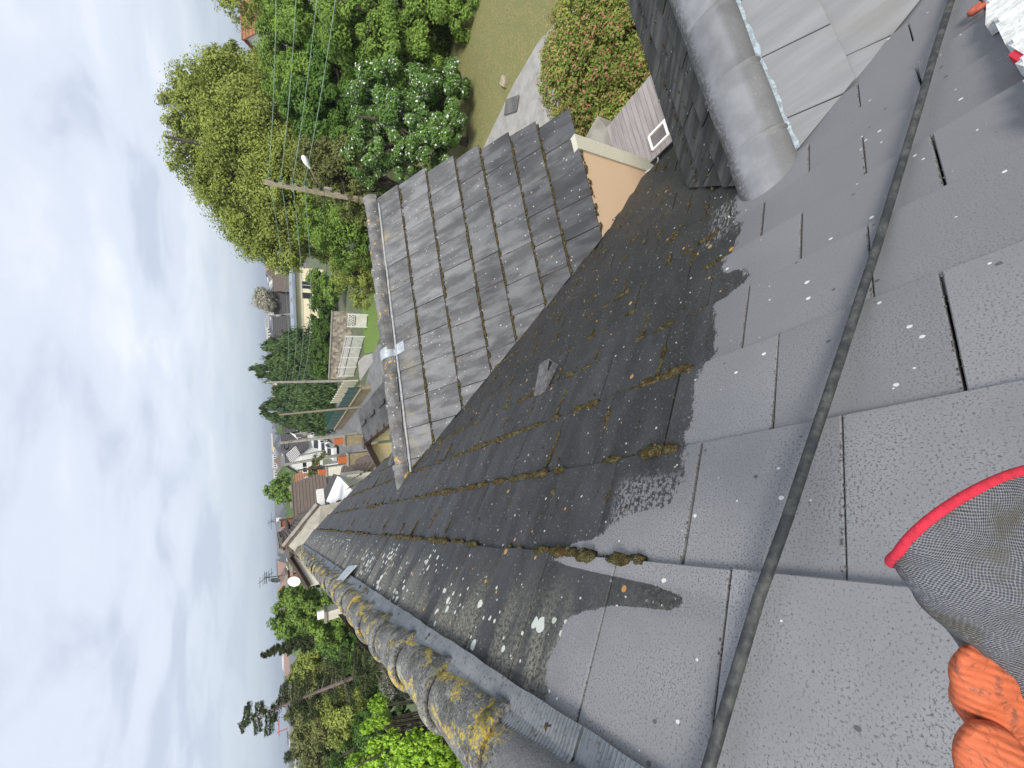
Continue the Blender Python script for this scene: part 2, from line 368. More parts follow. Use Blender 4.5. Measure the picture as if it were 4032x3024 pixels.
M_STONE = (lambda t: t.bsdf(t.mix(t.noise(t.geo.outputs['Position'], 60, 4, .7), (.46, .44, .35), (.66, .64, .54)), .9, t.noise(t.geo.outputs['Position'], 120, 3), .5, .005))(M_STONE)
M_GUT = simple('dark_gutter_zinc', (.05, .055, .06), (.09, .1, .11), 10, .45)
M_WHITE = simple('white_paint', (.86, .86, .85), (.78, .78, .76), 8, .5)
M_CREAM = simple('cream_render', (.88, .80, .58), (.80, .72, .52), .8, .9)
M_PALE = simple('pale_render', (.76, .73, .64), (.62, .59, .50), 1.2, .9)
M_ROUGHW = simple('rough_grey_render', (.42, .40, .34), (.28, .265, .225), 1.6, .95)
M_BRN = simple('brown_metal', (.055, .036, .028), (.075, .05, .04), 3, .45)
M_GLASS = simple('window_dark', (.025, .03, .035), (.04, .045, .05), 1, .15, 0)
M_CONC = simple('concrete_grey', (.33, .31, .27), (.24, .225, .19), 4, .9)
M_WOODP = simple('grey_wood_pole', (.25, .21, .155), (.15, .125, .095), 9, .9, .6, .01, stretch=(4, 4, .3))
M_BARK = simple('bark', (.10, .085, .065), (.055, .045, .035), 6, .95, .8, .02)
M_GBARK = simple('bark_pinkish_grey', (.16, .125, .11), (.10, .08, .07), 8, .95, .8, .02)
M_POT = simple('orange_clay', (.55, .16, .05), (.42, .12, .04), 14, .85)
M_BRICK = simple('red_brick', (.36, .13, .07), (.26, .09, .05), 9, .9)
M_GREENF = simple('green_fence_metal', (.02, .075, .06), (.03, .095, .075), 4, .5)
M_ASPH = simple('asphalt_light', (.20, .20, .205), (.15, .15, .155), 1.4, .9, .3, .01)
M_DIRT = simple('path_gravel_grey', (.36, .35, .335), (.28, .27, .255), 2.4, .95, .4, .01)
M_WIRE = simple('pale_green_wire', (.28, .40, .33), None, 2, .6)
M_BLACK = simple('black_cable', (.02, .02, .02), None, 2, .6)
M_BROWNROOF = simple('brown_tiles', (.115, .09, .075), (.075, .058, .048), 5, .9)
M_ORROOF = simple('orange_tiles', (.36, .16, .08), (.24, .12, .07), 3, .9)
M_GREYROOF = simple('grey_roof_far', (.085, .085, .088), (.055, .055, .058), 2.5, .85, stretch=(1, .25, 1))
M_BLUEROOF = simple('blue_grey_flat_roof', (.22, .27, .34), (.28, .33, .40), 1, .6)

def tiled(name, c1, c2, pitch_u=.3):
    """small far roofs: rows of tiles as relief; geometry carries the rows where they show"""
    t = NT(name); P = t.geo.outputs['Position']
    w = t.n('ShaderNodeTexWave', wave_type='BANDS', bands_direction='Z'); t.set(w.inputs['Vector'], P); w.inputs['Scale'].default_value = 2.2; w.inputs['Distortion'].default_value = .4
    c = t.mix(t.noise(P, 3.5, 4), c1, c2)
    return t.bsdf(c, .9, w.outputs['Color'], .6, .03)
M_FT = tiled('far_brown_tile', (.15, .118, .10), (.09, .07, .06))
M_FTO = tiled('far_orange_tile', (.33, .155, .09), (.20, .11, .075))
M_FTG = tiled('far_dark_tile', (.085, .08, .08), (.05, .047, .048))

def leaf_mat(name, c1, c2, c3=None, f3=.85, trans=.3, rough=.6):
    c1 = tuple(q*LB for q in c1); c2 = tuple(q*LB for q in c2)
    t = NT(name); P = t.geo.outputs['Position']; rd = t.geo.outputs['Random Per Island']
    c = t.mix(rd, c1, c2)
    c = t.mix(t.rng(t.noise(P, .9, 3), .40, .62), c, t.mix(.5, c, tuple(q*.55 for q in c1)))
    if c3: c = t.mix(t.math('GREATER_THAN', t.math('FRACT', t.math('MULTIPLY', rd, 37.7)), f3), c, c3)
    d = t.n('ShaderNodeBsdfPrincipled'); t.set(d.inputs['Base Color'], c); d.inputs['Roughness'].default_value = rough; d.inputs['Specular IOR Level'].default_value = .08
    tr = t.n('ShaderNodeBsdfTranslucent'); t.set(tr.inputs['Color'], c)
    mx = t.n('ShaderNodeMixShader'); mx.inputs[0].default_value = trans
    t.t.links.new(d.outputs[0], mx.inputs[1]); t.t.links.new(tr.outputs[0], mx.inputs[2]); t.t.links.new(mx.outputs[0], t.out.inputs[0]); return t.m
LB = 1.7
L_OLIVE = leaf_mat('leaf_olive', (.155, .19, .042), (.245, .275, .07))
L_GREEN = leaf_mat('leaf_fresh', (.10, .165, .035), (.18, .262, .055))
L_MID = leaf_mat('leaf_mid', (.055, .11, .022), (.10, .17, .04))
L_BRIGHT = leaf_mat('leaf_bright', (.20, .34, .04), (.32, .45, .07))
L_FLOW = leaf_mat('leaf_flowering', (.065, .13, .03), (.12, .20, .05), (.95, .95, .92), .925)
L_PHOT = leaf_mat('leaf_photinia', (.09, .15, .03), (.27, .29, .075), (.50, .25, .17), .82)
L_CONI = leaf_mat('needle_drooping', (.035, .065, .022), (.075, .115, .04), trans=.1)
L_SPRU = leaf_mat('needle_spruce', (.035, .05, .022), (.065, .08, .032), trans=.1)
L_HEDGE = leaf_mat('leaf_hedge', (.045, .09, .018), (.085, .14, .03))
L_BRN = leaf_mat('leaf_olive_brown', (.10, .115, .04), (.16, .165, .06))
L_BARE = leaf_mat('twig_grey', (.20, .19, .145), (.27, .26, .20), trans=.0)

# ------------------------------------------------------------------ tiles
def clip(poly, a, b, c):
    """keep a*s + b*y <= c"""
    out = []
    for i in range(len(poly)):
        p, q = poly[i], poly[(i+1) % len(poly)]
        fp, fq = a*p[0]+b*p[1]-c, a*q[0]+b*q[1]-c
        if fp <= 0: out.append(p)
        if (fp < 0 < fq) or (fq < 0 < fp):
            k = fp/(fp-fq); out.append((p[0]+k*(q[0]-p[0]), p[1]+k*(q[1]-p[1])))
    return out
def tile_geom(poly, c, s0, s1, th=.014, lift=.019, bev=.0022):
    """poly in (s,a); top surface rises from 0 at s0 to lift at s1, chamfered arris; coordinates relative to c"""
    P = np.array(poly); ctr = P.mean(0)
    ar = 0.5*sum(P[i][0]*P[(i+1) % len(P)][1]-P[(i+1) % len(P)][0]*P[i][1] for i in range(len(P)))
    if ar < 0: P = P[::-1]
    h = lambda p: lift*np.clip((p[0]-s0)/(s1-s0), -.3, 1.2)
    n = len(P); top, mid, bot = [], [], []
    for p in P:
        d = ctr-p; d = d/np.linalg.norm(d); q = p+d*bev*1.6
        top.append((q[0]-c[0], q[1]-c[1], h(q))); mid.append((p[0]-c[0], p[1]-c[1], h(p)-bev)); bot.append((p[0]-c[0], p[1]-c[1], h(p)-th))
    V = top+mid+bot; F = [tuple(range(n))]
    for i in range(n):
        j = (i+1) % n
        F.append((n+i, n+j, j, i)); F.append((2*n+i, 2*n+j, n+j, n+i))
    F.append(tuple(range(3*n-1, 2*n-1, -1)))
    return V, F
def frame_mat(org, es, ea, n, s_, a_):
    p = org+s_*es+a_*ea
    return Matrix(((es[0], ea[0], n[0], p[0]), (es[1], ea[1], n[1], p[1]), (es[2], ea[2], n[2], p[2]), (0, 0, 0, 1)))
def lay_tiles(name, parent, frame, bounds, width, offs, a0, a1, mat, cuts, inside, limit, over=.05, jit=1.0):
    org, es, ea, n = frame
    shared = {}; items = []
    for i in range(len(bounds)-1):
        s0, s1 = bounds[i], bounds[i+1]; st = s0-over
        k0 = math.floor((a0-offs[i])/width); k1 = math.ceil((a1-offs[i])/width)
        for k in range(k0, k1+1):
            aL = offs[i]+k*width+.0025; aR = offs[i]+(k+1)*width-.0025
            rect = [(st, aL), (s1, aL), (s1, aR), (st, aR)]
            poly = rect
            for (a, b, c, cond) in cuts:
                if cond(s0, s1, aL, aR): poly = clip(poly, a, b, c)
                if len(poly) < 3: break
            if len(poly) < 3: continue
            pa = np.array(poly)
            if (pa.max(0)-pa.min(0)).min() < .012: continue
            if not inside((s0+s1)/2, (aL+aR)/2): continue
            cen = ((s0+s1)/2, (aL+aR)/2)
            full = poly is rect
            P0 = org+cen[0]*es+cen[1]*ea
            items.append((np.linalg.norm(P0-EYE), i, cen, poly, full, s0, s1))
    items.sort(key=lambda q: q[0])
    rest = MB(); cnt = 0
    for d, i, cen, poly, full, s0, s1 in items:
        jr = Matrix.Rotation(rnd.gauss(0, .004)*jit, 4, 'Z') @ Matrix.Rotation(rnd.gauss(0, .003)*jit, 4, 'Y') @ Matrix.Rotation(rnd.gauss(0, .004)*jit, 4, 'X')
        M = frame_mat(org, es, ea, n, *cen) @ Matrix.Translation((rnd.gauss(0, .0015)*jit, rnd.gauss(0, .0008)*jit, abs(rnd.gauss(0, .0012))*jit)) @ jr
        if cnt < limit:
            if full:
                if i not in shared:
                    shared[i] = make_mesh(name, *tile_geom(poly, cen, s0, s1), mat)
                me = shared[i]
            else: me = make_mesh(name, *tile_geom(poly, cen, s0, s1), mat)
            o = bpy.data.objects.new(name, me); COL.objects.link(o); o.parent = parent; o.matrix_parent_inverse = world_mat(parent).inverted(); o.matrix_basis = M; cnt += 1
        else:
            V, F = tile_geom(poly, cen, s0, s1); rest.add([tuple(M @ Vector(v)) for v in V], F)
    if rest.V: rest.build(name, mat, parent, kind='stuff')
    return items

# moss: many small irregular cushions joined
import bmesh
def ico(sub):
    bm = bmesh.new(); bmesh.ops.create_icosphere(bm, subdivisions=sub, radius=1.0)
    V = np.array([v.co[:] for v in bm.verts]); F = np.array([[v.index for v in f.verts] for f in bm.faces]); bm.free(); return V, F
ICO1 = ico(2); ICO0 = ico(1)
def blobs(name, items, mat, parent=None, ic=ICO1, rough=.22, smooth=True):
    """items: (centre, (ra, rb, rc), basis 3x3 rows)"""
    V0, F0 = ic; Vs, Fs = [], []
    for k, (c, r, B) in enumerate(items):
        v = V0*(1+npr.normal(0, rough, (len(V0), 1)))*np.array(r)
        Vs.append(v @ np.array(B)+np.array(c)); Fs.append(F0+k*len(V0))
    V = np.concatenate(Vs); F = np.concatenate(Fs)
    me = bpy.data.meshes.new(name); me.vertices.add(len(V)); me.vertices.foreach_set('co', V.ravel().astype(np.float32))
    me.loops.add(F.size); me.loops.foreach_set('vertex_index', F.ravel().astype(np.int32))
    me.polygons.add(len(F)); me.polygons.foreach_set('loop_start', np.arange(0, F.size, 3, dtype=np.int32)); me.polygons.foreach_set('loop_total', np.full(len(F), 3, np.int32))
    me.polygons.foreach_set('use_smooth', np.full(len(F), smooth)); me.materials.append(mat); me.update(calc_edges=True); me.validate()
    o = bpy.data.objects.new(name, me); link(o, parent); o['kind'] = 'stuff'; return o

# ================================================================== GROUND
def terrain_z(x, y):
    r = math.hypot(x, y)
    z = -.02
    if r > 110: z -= 24*min(1, ((r-110)/900))**1.1
    if r > 2600:
        a = math.atan2(x, y); k = min(1, (r-2600)/4200); k = k*k*(3-2*k)
        z += k*(30+ 22*math.sin(a*7+1)+14*math.sin(a*17+2)+8*math.sin(a*41))
    return z
t = NT('ground_mixed'); P = t.geo.outputs['Position']
gq = t.mix(t.rng(t.noise(P, .012, 5), .42, .58), (.075, .12, .045), (.17, .165, .13))
gq = t.mix(t.rng(t.noise(P, .5, 4), .4, .65), gq, (.10, .12, .06))
M_GROUND = t.bsdf(gq, .95, t.noise(P, 6, 3), .3, .05)
V, F = [], []
rr = [0, 3, 6, 10, 15, 22, 30, 42, 60, 85, 110, 140, 180, 240, 320, 430, 580, 780, 1050, 1500, 2100, 2800, 3500, 4400, 5500, 7000, 9000]; NA = 144
for r_ in rr:
    for k in range(NA):
        a = 2*math.pi*k/NA; x, y = r_*math.sin(a), r_*math.cos(a); V.append((x, y, terrain_z(x, y)))
for i in range(len(rr)-1):
    for k in range(NA):
        a, b = i*NA+k, i*NA+(k+1) % NA; F.append((a, b, b+NA, a+NA) if i else (b+NA, a+NA, a))
me = make_mesh('ground', V, F, M_GROUND, True); g = bpy.data.objects.new('ground', me); link(g); g['kind'] = 'structure'
def sheet(name, pts, z, mat):
    m = MB(); m.poly([(p[0], p[1], z) for p in pts]); o = m.build(name, mat); o['kind'] = 'structure'
    if o.data.polygons[0].normal.z < 0: o.data.flip_normals()
    return o
t = NT('dry_lawn'); P = t.geo.outputs['Position']
M_LAWN = t.bsdf(t.mix(t.rng(t.noise(P, 2.2, 4), .38, .62, 0, .45), t.mix(t.rng(t.noise(P, 14, 6, .8), .38, .62), (.33, .28, .13), (.15, .165, .055)), (.17, .20, .07)), .95, t.noise(P, 70, 3, .8), .8, .03)
t = NT('green_lawn'); P = t.geo.outputs['Position']
M_LAWN2 = t.bsdf(t.mix(t.rng(t.noise(P, 5, 5, .7), .35, .65), (.17, .25, .05), (.10, .17, .035)), .95, t.noise(P, 40, 3, .8), .8, .03)
sheet('lawn', [(12.0, 4.0), (12.9, 5.7), (13.6, 7.6), (13.7, 9.2), (13.4, 12.0), (13.2, 30), (24, 34), (30, 12), (26, 0)], .004, M_LAWN)
sheet('garden_path', [(10.2, 2.5), (12.0, 4.0), (12.9, 5.7), (13.6, 7.6), (13.7, 9.2), (13.4, 12.0), (13.2, 30.6), (11.2, 30), (11.3, 14), (10.6, 12), (8.0, 9), (6.5, 6), (5.5, 2.5)], .008, M_DIRT)
sheet('road', [(9.4, 30.8), (12.2, 30.8), (13.3, 34), (11.3, 39.8), (10.7, 60), (13.5, 66), (60, 92), (58, 98), (10, 74), (6, 66), (4.5, 60), (5.5, 34)], .012, M_ASPH)
sheet('verge_lawn', [(13.2, 31.0), (18.6, 31.0), (18.5, 37.5), (15.8, 38.3), (14.2, 38.6), (12.9, 34.6)], .016, M_LAWN2)
sheet('dirt_entrance', [(12.3, 35.5), (13.0, 35.2), (14.1, 38.8), (14.6, 42), (12.4, 42)], .020, M_DIRT)
M_OCHRE0 = simple('sandy_stone', (.42, .36, .25), (.30, .25, .17), 8, .9)
tag(MB().box(at(1985, 320, z=.07), (.42, .30, .12), .5).build('stone_block', M_OCHRE0), 'pale squared stone lying on the dry lawn near the path', 'stone')
M_CONC0 = simple('weathered_cover', (.16, .155, .145), (.10, .10, .095), 4, .85)
sh = at(2015, 415, z=.03)
tag(MB().box((sh[0], sh[1], .05), (.95, .5, .03), .9).build('pit_cover', M_CONC0), 'dark rectangular cover plate at the edge of the garden path', 'cover')

# ================================================================== HOUSE
house = thing('house', (0, 6, 0), 'nearest house, its grey tiled roof half coated in fresh paint, with two gabled wings', 'house')
# ---- main roof
S_B = [-.063, .3175, .6575, .987, 1.295, 1.572, 1.828, 2.07]
while S_B[-1] < 4.10: S_B.append(S_B[-1]+.232)
S_B[-1] = 4.15
WT = .336
offu = [.327, .08, .275, .01, .24, .018]
offs = [o_*.8 for o_ in offu]
while len(offs) < len(S_B): offs.append((.24 if len(offs) % 2 == 0 else .03)*.8)
deck = MB()
def mainquad(s0, s1, y0, y1, h): return [P_main(s0, y0, h), P_main(s1, y0, h), P_main(s1, y1, h), P_main(s0, y1, h)]
deck.slab([P_main(-.2, -1.6, -.022), P_main(4.12, -1.6, -.022), P_main(4.12, 2.0, -.022), P_main(3.1, 2.25, -.022), P_main(2.2, 4.3, -.022), P_main(1.60, 6.3, -.022), P_main(1.35, 8.0, -.022), P_main(.32, 11.15, -.022), P_main(-.2, 11.75, -.022)], .05)
main_roof = deck.build('main_roof', M_DECK, house)
cuts = [(1.2, 1.0, 11.9-1.2*.18, lambda s0, s1, a, b: b > 8.0), (2.95, 1.0, 11.3+2.95*.32, lambda s0, s1, a, b: b > 6.5 and s1 > .3), (6.9, 1.0, 8.17+6.9*1.38, lambda s0, s1, a, b: b > 5.0 and s1 > 1.3),
        (1.0, 0, 4.15, lambda *q: True), (.286, 1.0, 2.31+.286*3.14, lambda s0, s1, a, b: s1 > 3.0)]
def under_dormer(s_, y_):
    P = P_main(s_, y_); x = P[0]
    # near slope of dormer lies above main plane
    dz = (RJ[2]-(RJ[1]-y_)*math.tan(DA)) if y_ < RJ[1] else (RJ[2]-(y_-RJ[1])*math.tan(DA))
    return dz > P[2]+.28
RJ = np.array([.2078, 4.511, 8-1.208]); DA = math.radians(32.715)
def under_porch(s_, y_):
    P = P_main(s_, y_); z = 8-1.854-abs(y_-.70)*math.tan(SA)
    return z > P[2]+.22 and .1 < y_ < 1.25
lay_tiles('roof_tile', main_roof, (ORG, Sv, np.array([0, 1., 0]), Nv), S_B, WT, offs, -1.4, 11.9, M_MAIN, cuts, lambda s_, y_: not under_dormer(s_, y_) and not under_porch(s_, y_), 200)
# hidden back slope so the roof is whole from elsewhere
RX = -.685; bk = MB()
ap = P_main(-.2, 0, -.03)
bk.slab([(ap[0], -1.6, ap[2]), (ap[0], 11.8, ap[2]), (ap[0]-3.2, 11.8, ap[2]-3.2*math.tan(SA)), (ap[0]-3.2, -1.6, ap[2]-3.2*math.tan(SA))], .05)
bk.build('back_roof_slope', M_GREYROOF, house)
# ---- crimped flashing beside the ridge
fl = MB(); ys = np.arange(.55, 11.8, .009)
seg_edges = [(.2, .80), (.78, 3.1), (3.08, 6.0), (5.98, 8.8), (8.78, 11.8)]
def flash_strip(y0, y1, h0, step):
    m = MB(); ys = np.arange(y0, y1, step); V = []
    for i, y in enumerate(ys):
        w = .0022*(1 if i % 2 else -1)
        wob = .0015*math.sin(y*9)+.001*math.sin(y*31)
        for s_ in (-.150, -.115, -.085, -.060):
            V.append(P_main(s_+(wob if s_ > -.07 else 0), y, h0+w+(.012 if s_ < -.13 else (.002 if s_ < -.07 else 0))))
    F = []
    for i in range(len(ys)-1):
        for k in range(3):
            a = i*4+k; F.append((a, a+1, a+5, a+4))
    m.add(V, F); return m
flash_strip(-.6, .90, .018, .006).build('ridge_flashing', M_LEAD, main_roof)
flash_strip(.885, 3.1, .028, .006).build('ridge_flashing', M_LEAD, main_roof)
flash_strip(3.09, 11.7, .022, .03).build('ridge_flashing', M_LEAD, main_roof)
# a strip patch of tape over the flashing further up
tp = P_main(-.07, 4.35, .045)
MB().slab([P_main(-.16, 4.5, .06), P_main(-.01, 4.42, .045), P_main(.03, 4.12, .04), P_main(-.12, 4.2, .06)], .012).build('flashing_patch', M_TAPE, main_roof)
# ---- ridge caps
def cap_mesh(name, L, r, ang0, ang1, mat, taper=.006, collar=.07, cth=.011, n=24):
    """half-round cap along local +Y, collar at the near end; angles from local +X counter-clockwise"""
    prof = [(0, r+cth-.004), (0.006, r+cth), (collar, r+cth), (collar+.007, r-.003), (collar+.03, r), (L*.55, r-taper*.25), (L*.85, r-taper*.75), (L+.02, r-taper)]
    V, F = [], []
    for (y, q) in prof:
        for k in range(n+1):
            a = ang0+(ang1-ang0)*k/n; V.append((q*math.cos(a), y, q*math.sin(a)))
    m = len(prof)
    inner = len(V)
    for (y, q) in ((0, r-.012), (L+.02, r-.018)):
        for k in range(n+1):
            a = ang0+(ang1-ang0)*k/n; V.append((q*math.cos(a), y, q*math.sin(a)))
    for i in range(m-1):
        for k in range(n): a = i*(n+1)+k; F.append((a, a+n+1, a+n+2, a+1))
    for k in range(n): F.append((k, k+1, inner+k+1, inner+k))          # near rim
    for k in range(n):
        a = inner+k; F.append((a, a+1, a+n+2, a+n+1))
    for (e0, e1) in ((0, 0), (n, n)):
        for i in range(m-1): pass
    F.append(tuple([i*(n+1) for i in range(m)]+[inner+n+1, inner])); F.append(tuple([i*(n+1)+n for i in range(m)][::-1]+[inner+n, inner+2*n+1]))
    return make_mesh(name, V, F, mat, True)
RC = np.array([-.685, 0, 8-.515]); RR = .103
CL = .44
main_ridge = MB()
main_ridge.box((RC[0], 5.3, RC[2]-.03), (.10, 12.4, .07)); mr = main_ridge.build('ridge', M_CONC, house)
cm = cap_mesh('ridge_cap', CL, RR, math.radians(-22), math.radians(202), M_RM, .012, .050, .012)
y = 1.16-CL*4
k = 0
while y < 11.75:
    o = bpy.data.objects.new('ridge_cap', cm); COL.objects.link(o); o.parent = mr
    o.matrix_basis = Matrix.Translation((RC[0]+rnd.gauss(0, .003), y, RC[2]+rnd.gauss(0, .003)+.004*math.sin(y))) @ Matrix.Rotation(rnd.gauss(0, .02), 4, 'Y') @ Matrix.Rotation(rnd.gauss(0, .008), 4, 'X') @ Matrix.Rotation(rnd.gauss(0, .006), 4, 'Z')
    y += CL; k += 1
# little half-round closing pieces bedded along the far side of the ridge
lip = cap_mesh('closing_piece', CL*.62, .036, 0, math.radians(200), M_RM, .002, .03, .004, 8)
y = 1.16-CL*2
while y < 11.6:
    o = bpy.data.objects.new('closing_piece', lip); COL.objects.link(o); o.parent = mr
    o.matrix_basis = Matrix.Translation((RC[0]-.104+rnd.gauss(0, .002), y+.17, RC[2]-.005)) @ Matrix.Rotation(rnd.gauss(-.03, .02), 4, 'Z')
    y += CL
# ---- dormer wing A
cA, sA = math.cos(DA), math.sin(DA)
ESA = np.array([0, -cA, -sA]); NAv = np.array([0, -sA, cA]); OA = np.array([0, RJ[1], RJ[2]])
dd = MB()
XV = lambda s_: 1.93-(2.627-s_)/2.627*(1.93-.2078)
dd.slab([OA+np.array([.24, 0, 0])-.03*NAv, OA+np.array([3.66, 0, 0])-.03*NAv, OA+np.array([3.34, 0, 0])+2.6*ESA-.03*NAv, OA+np.array([1.97, 0, 0])+2.6*ESA-.03*NAv], .04)
NA2 = np.array([0, sA, cA]); ES2 = np.array([0, cA, -sA])
dd.slab([OA+np.array([.24, 0, 0])-.03*NA2, OA+np.array([1.97, 0, 0])+2.6*ES2-.03*NA2, OA+np.array([3.34, 0, 0])+2.6*ES2-.03*NA2, OA+np.array([3.66, 0, 0])-.03*NA2], .04)
wing_roof = dd.build('wing_roof', M_DECK, house)
SBA = [.02, .455, .872, 1.275, 1.60, 1.965, 2.27, 2.627]
def verge_cut(i): return 3.70-.115*i*0.5
a_cuts = [(-(-.6555), -1.0, -(.2078+.012)+0.0, lambda *q: True)]
# valley: keep a >= .2078 + .6555*s + .012   ->  .6555*s - a <= -.22
offA = [.205, .155, .115, .085, .05, .02, -.02]
vx = [3.70, 3.70, 3.64, 3.58, 3.52, 3.46, 3.38]
for i in range(len(SBA)-1):
    cc = [(.6555, -1.0, -.222, lambda *q: True), (0, 1.0, vx[i], lambda *q: True)]
    lay_tiles('roof_tile', wing_roof, (OA, ESA, np.array([1., 0, 0]), NAv), [SBA[i], SBA[i+1]], .328, [vx[i]-.328*12-(.0 if i % 2 == 0 else .0)], -.2, 3.9, M_DORM, cc, lambda s_, a_: True, 100, over=.05, jit=1.6)
# far slope, one course mesh each is enough out of sight
for i in range(len(SBA)-1):
    m = MB(); s0, s1 = SBA[i], SBA[i+1]
    m.slab([OA+np.array([.25+.6555*s0, 0, 0])+s0*ES2, OA+np.array([.25+.6555*s1, 0, 0])+s1*ES2+.014*NA2, OA+np.array([vx[i], 0, 0])+s1*ES2+.014*NA2, OA+np.array([vx[i], 0, 0])+s0*ES2], .012)
    m.build('tile_course', M_DORM, wing_roof)
# pale cement fillet under the caps
m = MB(); m.tube([(x, RJ[1]-.115+.004*math.sin(x*9), RJ[2]-.055) for x in np.arange(.25, 3.72, .12)], .013, 6); m.build('mortar_fillet', simple('mortar', (.30, .31, .33), (.42, .43, .45), 20, .8), wing_roof, True)
capA = cap_mesh('ridge_cap', .33, .098, math.radians(-15), math.radians(195), M_RD, .012, .05, .012)
x = 3.74
while x > .15:
    o = bpy.data.objects.new('ridge_cap', capA); COL.objects.link(o); o.parent = wing_roof
    o.matrix_basis = Matrix.Translation((x+.0, RJ[1]+rnd.gauss(0, .003), RJ[2]-.012+rnd.gauss(0, .003))) @ Matrix.Rotation(math.pi/2+rnd.gauss(0, .012), 4, 'Z') @ Matrix.Rotation(rnd.gauss(0, .008), 4, 'X')
    x -= .335
# aluminium tape over one cap joint
m = MB(); V, F = [], []
xt = at(1555, 1400, Y=RJ[1]-.02)[0]
for j, xx in enumerate((xt-.07, xt+.055)):
    for k in range(11):
        a = math.radians(110-k*13); V.append((xx+.004*k, RJ[1]-.104*math.sin(math.radians(k*13-20)), RJ[2]-.006+.104*math.cos(math.radians(k*13-20))))
    V.append((xx+.05, RJ[1]-.16, RJ[2]-.085)); V.append((xx+.06, RJ[1]-.21, RJ[2]-.118))
nn = 13
for k in range(nn-1): F.append((k, k+1, nn+k+1, nn+k))
m.add(V, F); m.build('flashing_tape', M_TAPE, wing_roof, True)
# ---- porch wing (close, right)
PR = np.array([0, .70, 8-1.854])
ESN = np.array([0, -math.cos(SA), -math.sin(SA)]); NN = np.array([0, -math.sin(SA), math.cos(SA)])
ESF = np.array([0, math.cos(SA), -math.sin(SA)]); NF = np.array([0, math.sin(SA), math.cos(SA)])
pd_ = MB(); tn = math.tan(SA)
def pv(s_, far): # valley x where porch plane meets main plane
    z = PR[2]-s_*math.sin(SA); return (ORG[0] + (ORG[2]-z)/math.tan(SA))
x0 = pv(0, 0)
for es, nn_ in ((ESN, NN), (ESF, NF)):
    q = [PR+np.array([x0+.02, 0, 0])-.03*nn_, PR+np.array([3.3, 0, 0])-.03*nn_, PR+np.array([3.3, 0, 0])+.72*es-.03*nn_, PR+np.array([pv(.72, 0)+.03, 0, 0])+.72*es-.03*nn_]
    pd_.slab(q, .03)
porch_roof = pd_.build('porch_roof', M_DECK, house)
kx = (pv(.7, 0)-pv(0, 0))/.7
lay_tiles('roof_tile', porch_roof, (PR, ESN, np.array([1., 0, 0]), NN), [.10, .42, .76], .336, [1.62, 1.46], .9, 3.3, M_PP, [(kx, -1.0, -(x0+.015), lambda *q: True)], lambda *q: True, 60)
lay_tiles('roof_tile', porch_roof, (PR, ESF, np.array([-1., 0, 0]), NF), [.06, .30, .51, .705], .40, [-1.62, -1.42, -1.56], -3.3, -.9, M_PD, [(kx, 1.0, -(x0+.03), lambda *q: True)], lambda *q: True, 60, jit=2.0)
capP = cap_mesh('ridge_cap', .36, .118, math.radians(-12), math.radians(192), M_RP, .006, .012, .005)
x = 3.4
while x > .75:
    o = bpy.data.objects.new('ridge_cap', capP); COL.objects.link(o); o.parent = porch_roof
    o.matrix_basis = Matrix.Translation((x, .70, PR[2]-.052+rnd.gauss(0, .002))) @ Matrix.Rotation(math.pi/2+rnd.gauss(0, .008), 4, 'Z') @ Matrix.Diagonal((1.08, 1, .62, 1))
    x -= .36
# pale torn flashing along both sides of the porch caps
def torn(yo, w, h, x1=3.3):
    m = MB(); V, F = [], []; xs = np.arange(1.13, x1, .012)
    side = ESN if yo < 0 else ESF; nn_ = NN if yo < 0 else NF
    for i, xx in enumerate(xs):
        ww = w*(.75+.25*math.sin(xx*23)+.2*math.sin(xx*61)+rnd.uniform(-.12, .12))
        V += [PR+np.array([xx, 0, 0])+.135*side+(h+.010+.0015*(i % 2))*nn_, PR+np.array([xx, 0, 0])+(.15+ww)*side+(h+.008+.0015*(i % 2))*nn_]
    for i in range(len(xs)-1): F.append((2*i, 2*i+1, 2*i+3, 2*i+2))
    m.add(V, F); return m
M_TORN = simple('crimped_lead_pale', (.42, .52, .58), (.25, .29, .32), 60, .5, .8, .004)
torn(-1, .014, .0).build('ridge_flashing', M_TORN, porch_roof)
torn(1, .022, .0, 1.75).build('ridge_flashing', M_TORN, porch_roof)
# ---- walls under the eaves
WB = MB().box((-.70, 5.0, 2.3), (6.4, 13.0, 4.6)); WB.build('main_wall', M_PEACH, house)
ww = MB().box((2.20, 4.55, 2.68), (1.68, 4.5, 5.36))
ww.poly([(3.04, 2.3, 5.36), (3.04, 6.8, 5.36), (3.04, 4.52, 6.72)])
wing_wall = ww.build('wing_wall', M_PEACH, house)
z = 5.42; k = 0
while z > 0:
    m = MB(); m.box((3.05-.075, 2.29+.07, z-.14), (.165, .165, .272)); m.build('quoin_stone', M_STONE, wing_wall); z -= .28; k += 1
MB().box((2.3, .70, 2.6), (1.5, .92, 5.2)).build('porch_wall', M_PEACH, house)
# gutter of main eave
e0 = P_main(4.17, 1.28, -.05); e1 = P_main(4.17, 2.12, -.05)
gm = MB(); n_ = 8; V, F = [], []
for yy in (1.26, 2.10):
    c = P_main(4.2, yy, -.06)
    for k in range(n_+1):
        a = math.pi+math.pi*k/n_; V.append((c[0]+.055*math.cos(a)+.03, yy, c[2]+.055*math.sin(a)))
for k in range(n_): F.append((k, k+1, n_+2+k, n_+1+k))
gm.add(V, F); gm.tube([(c[0]+.085, 1.26, c[2]), (c[0]+.085, 2.10, c[2])], .009, 6); gut = gm.build('gutter', M_GUT, house)
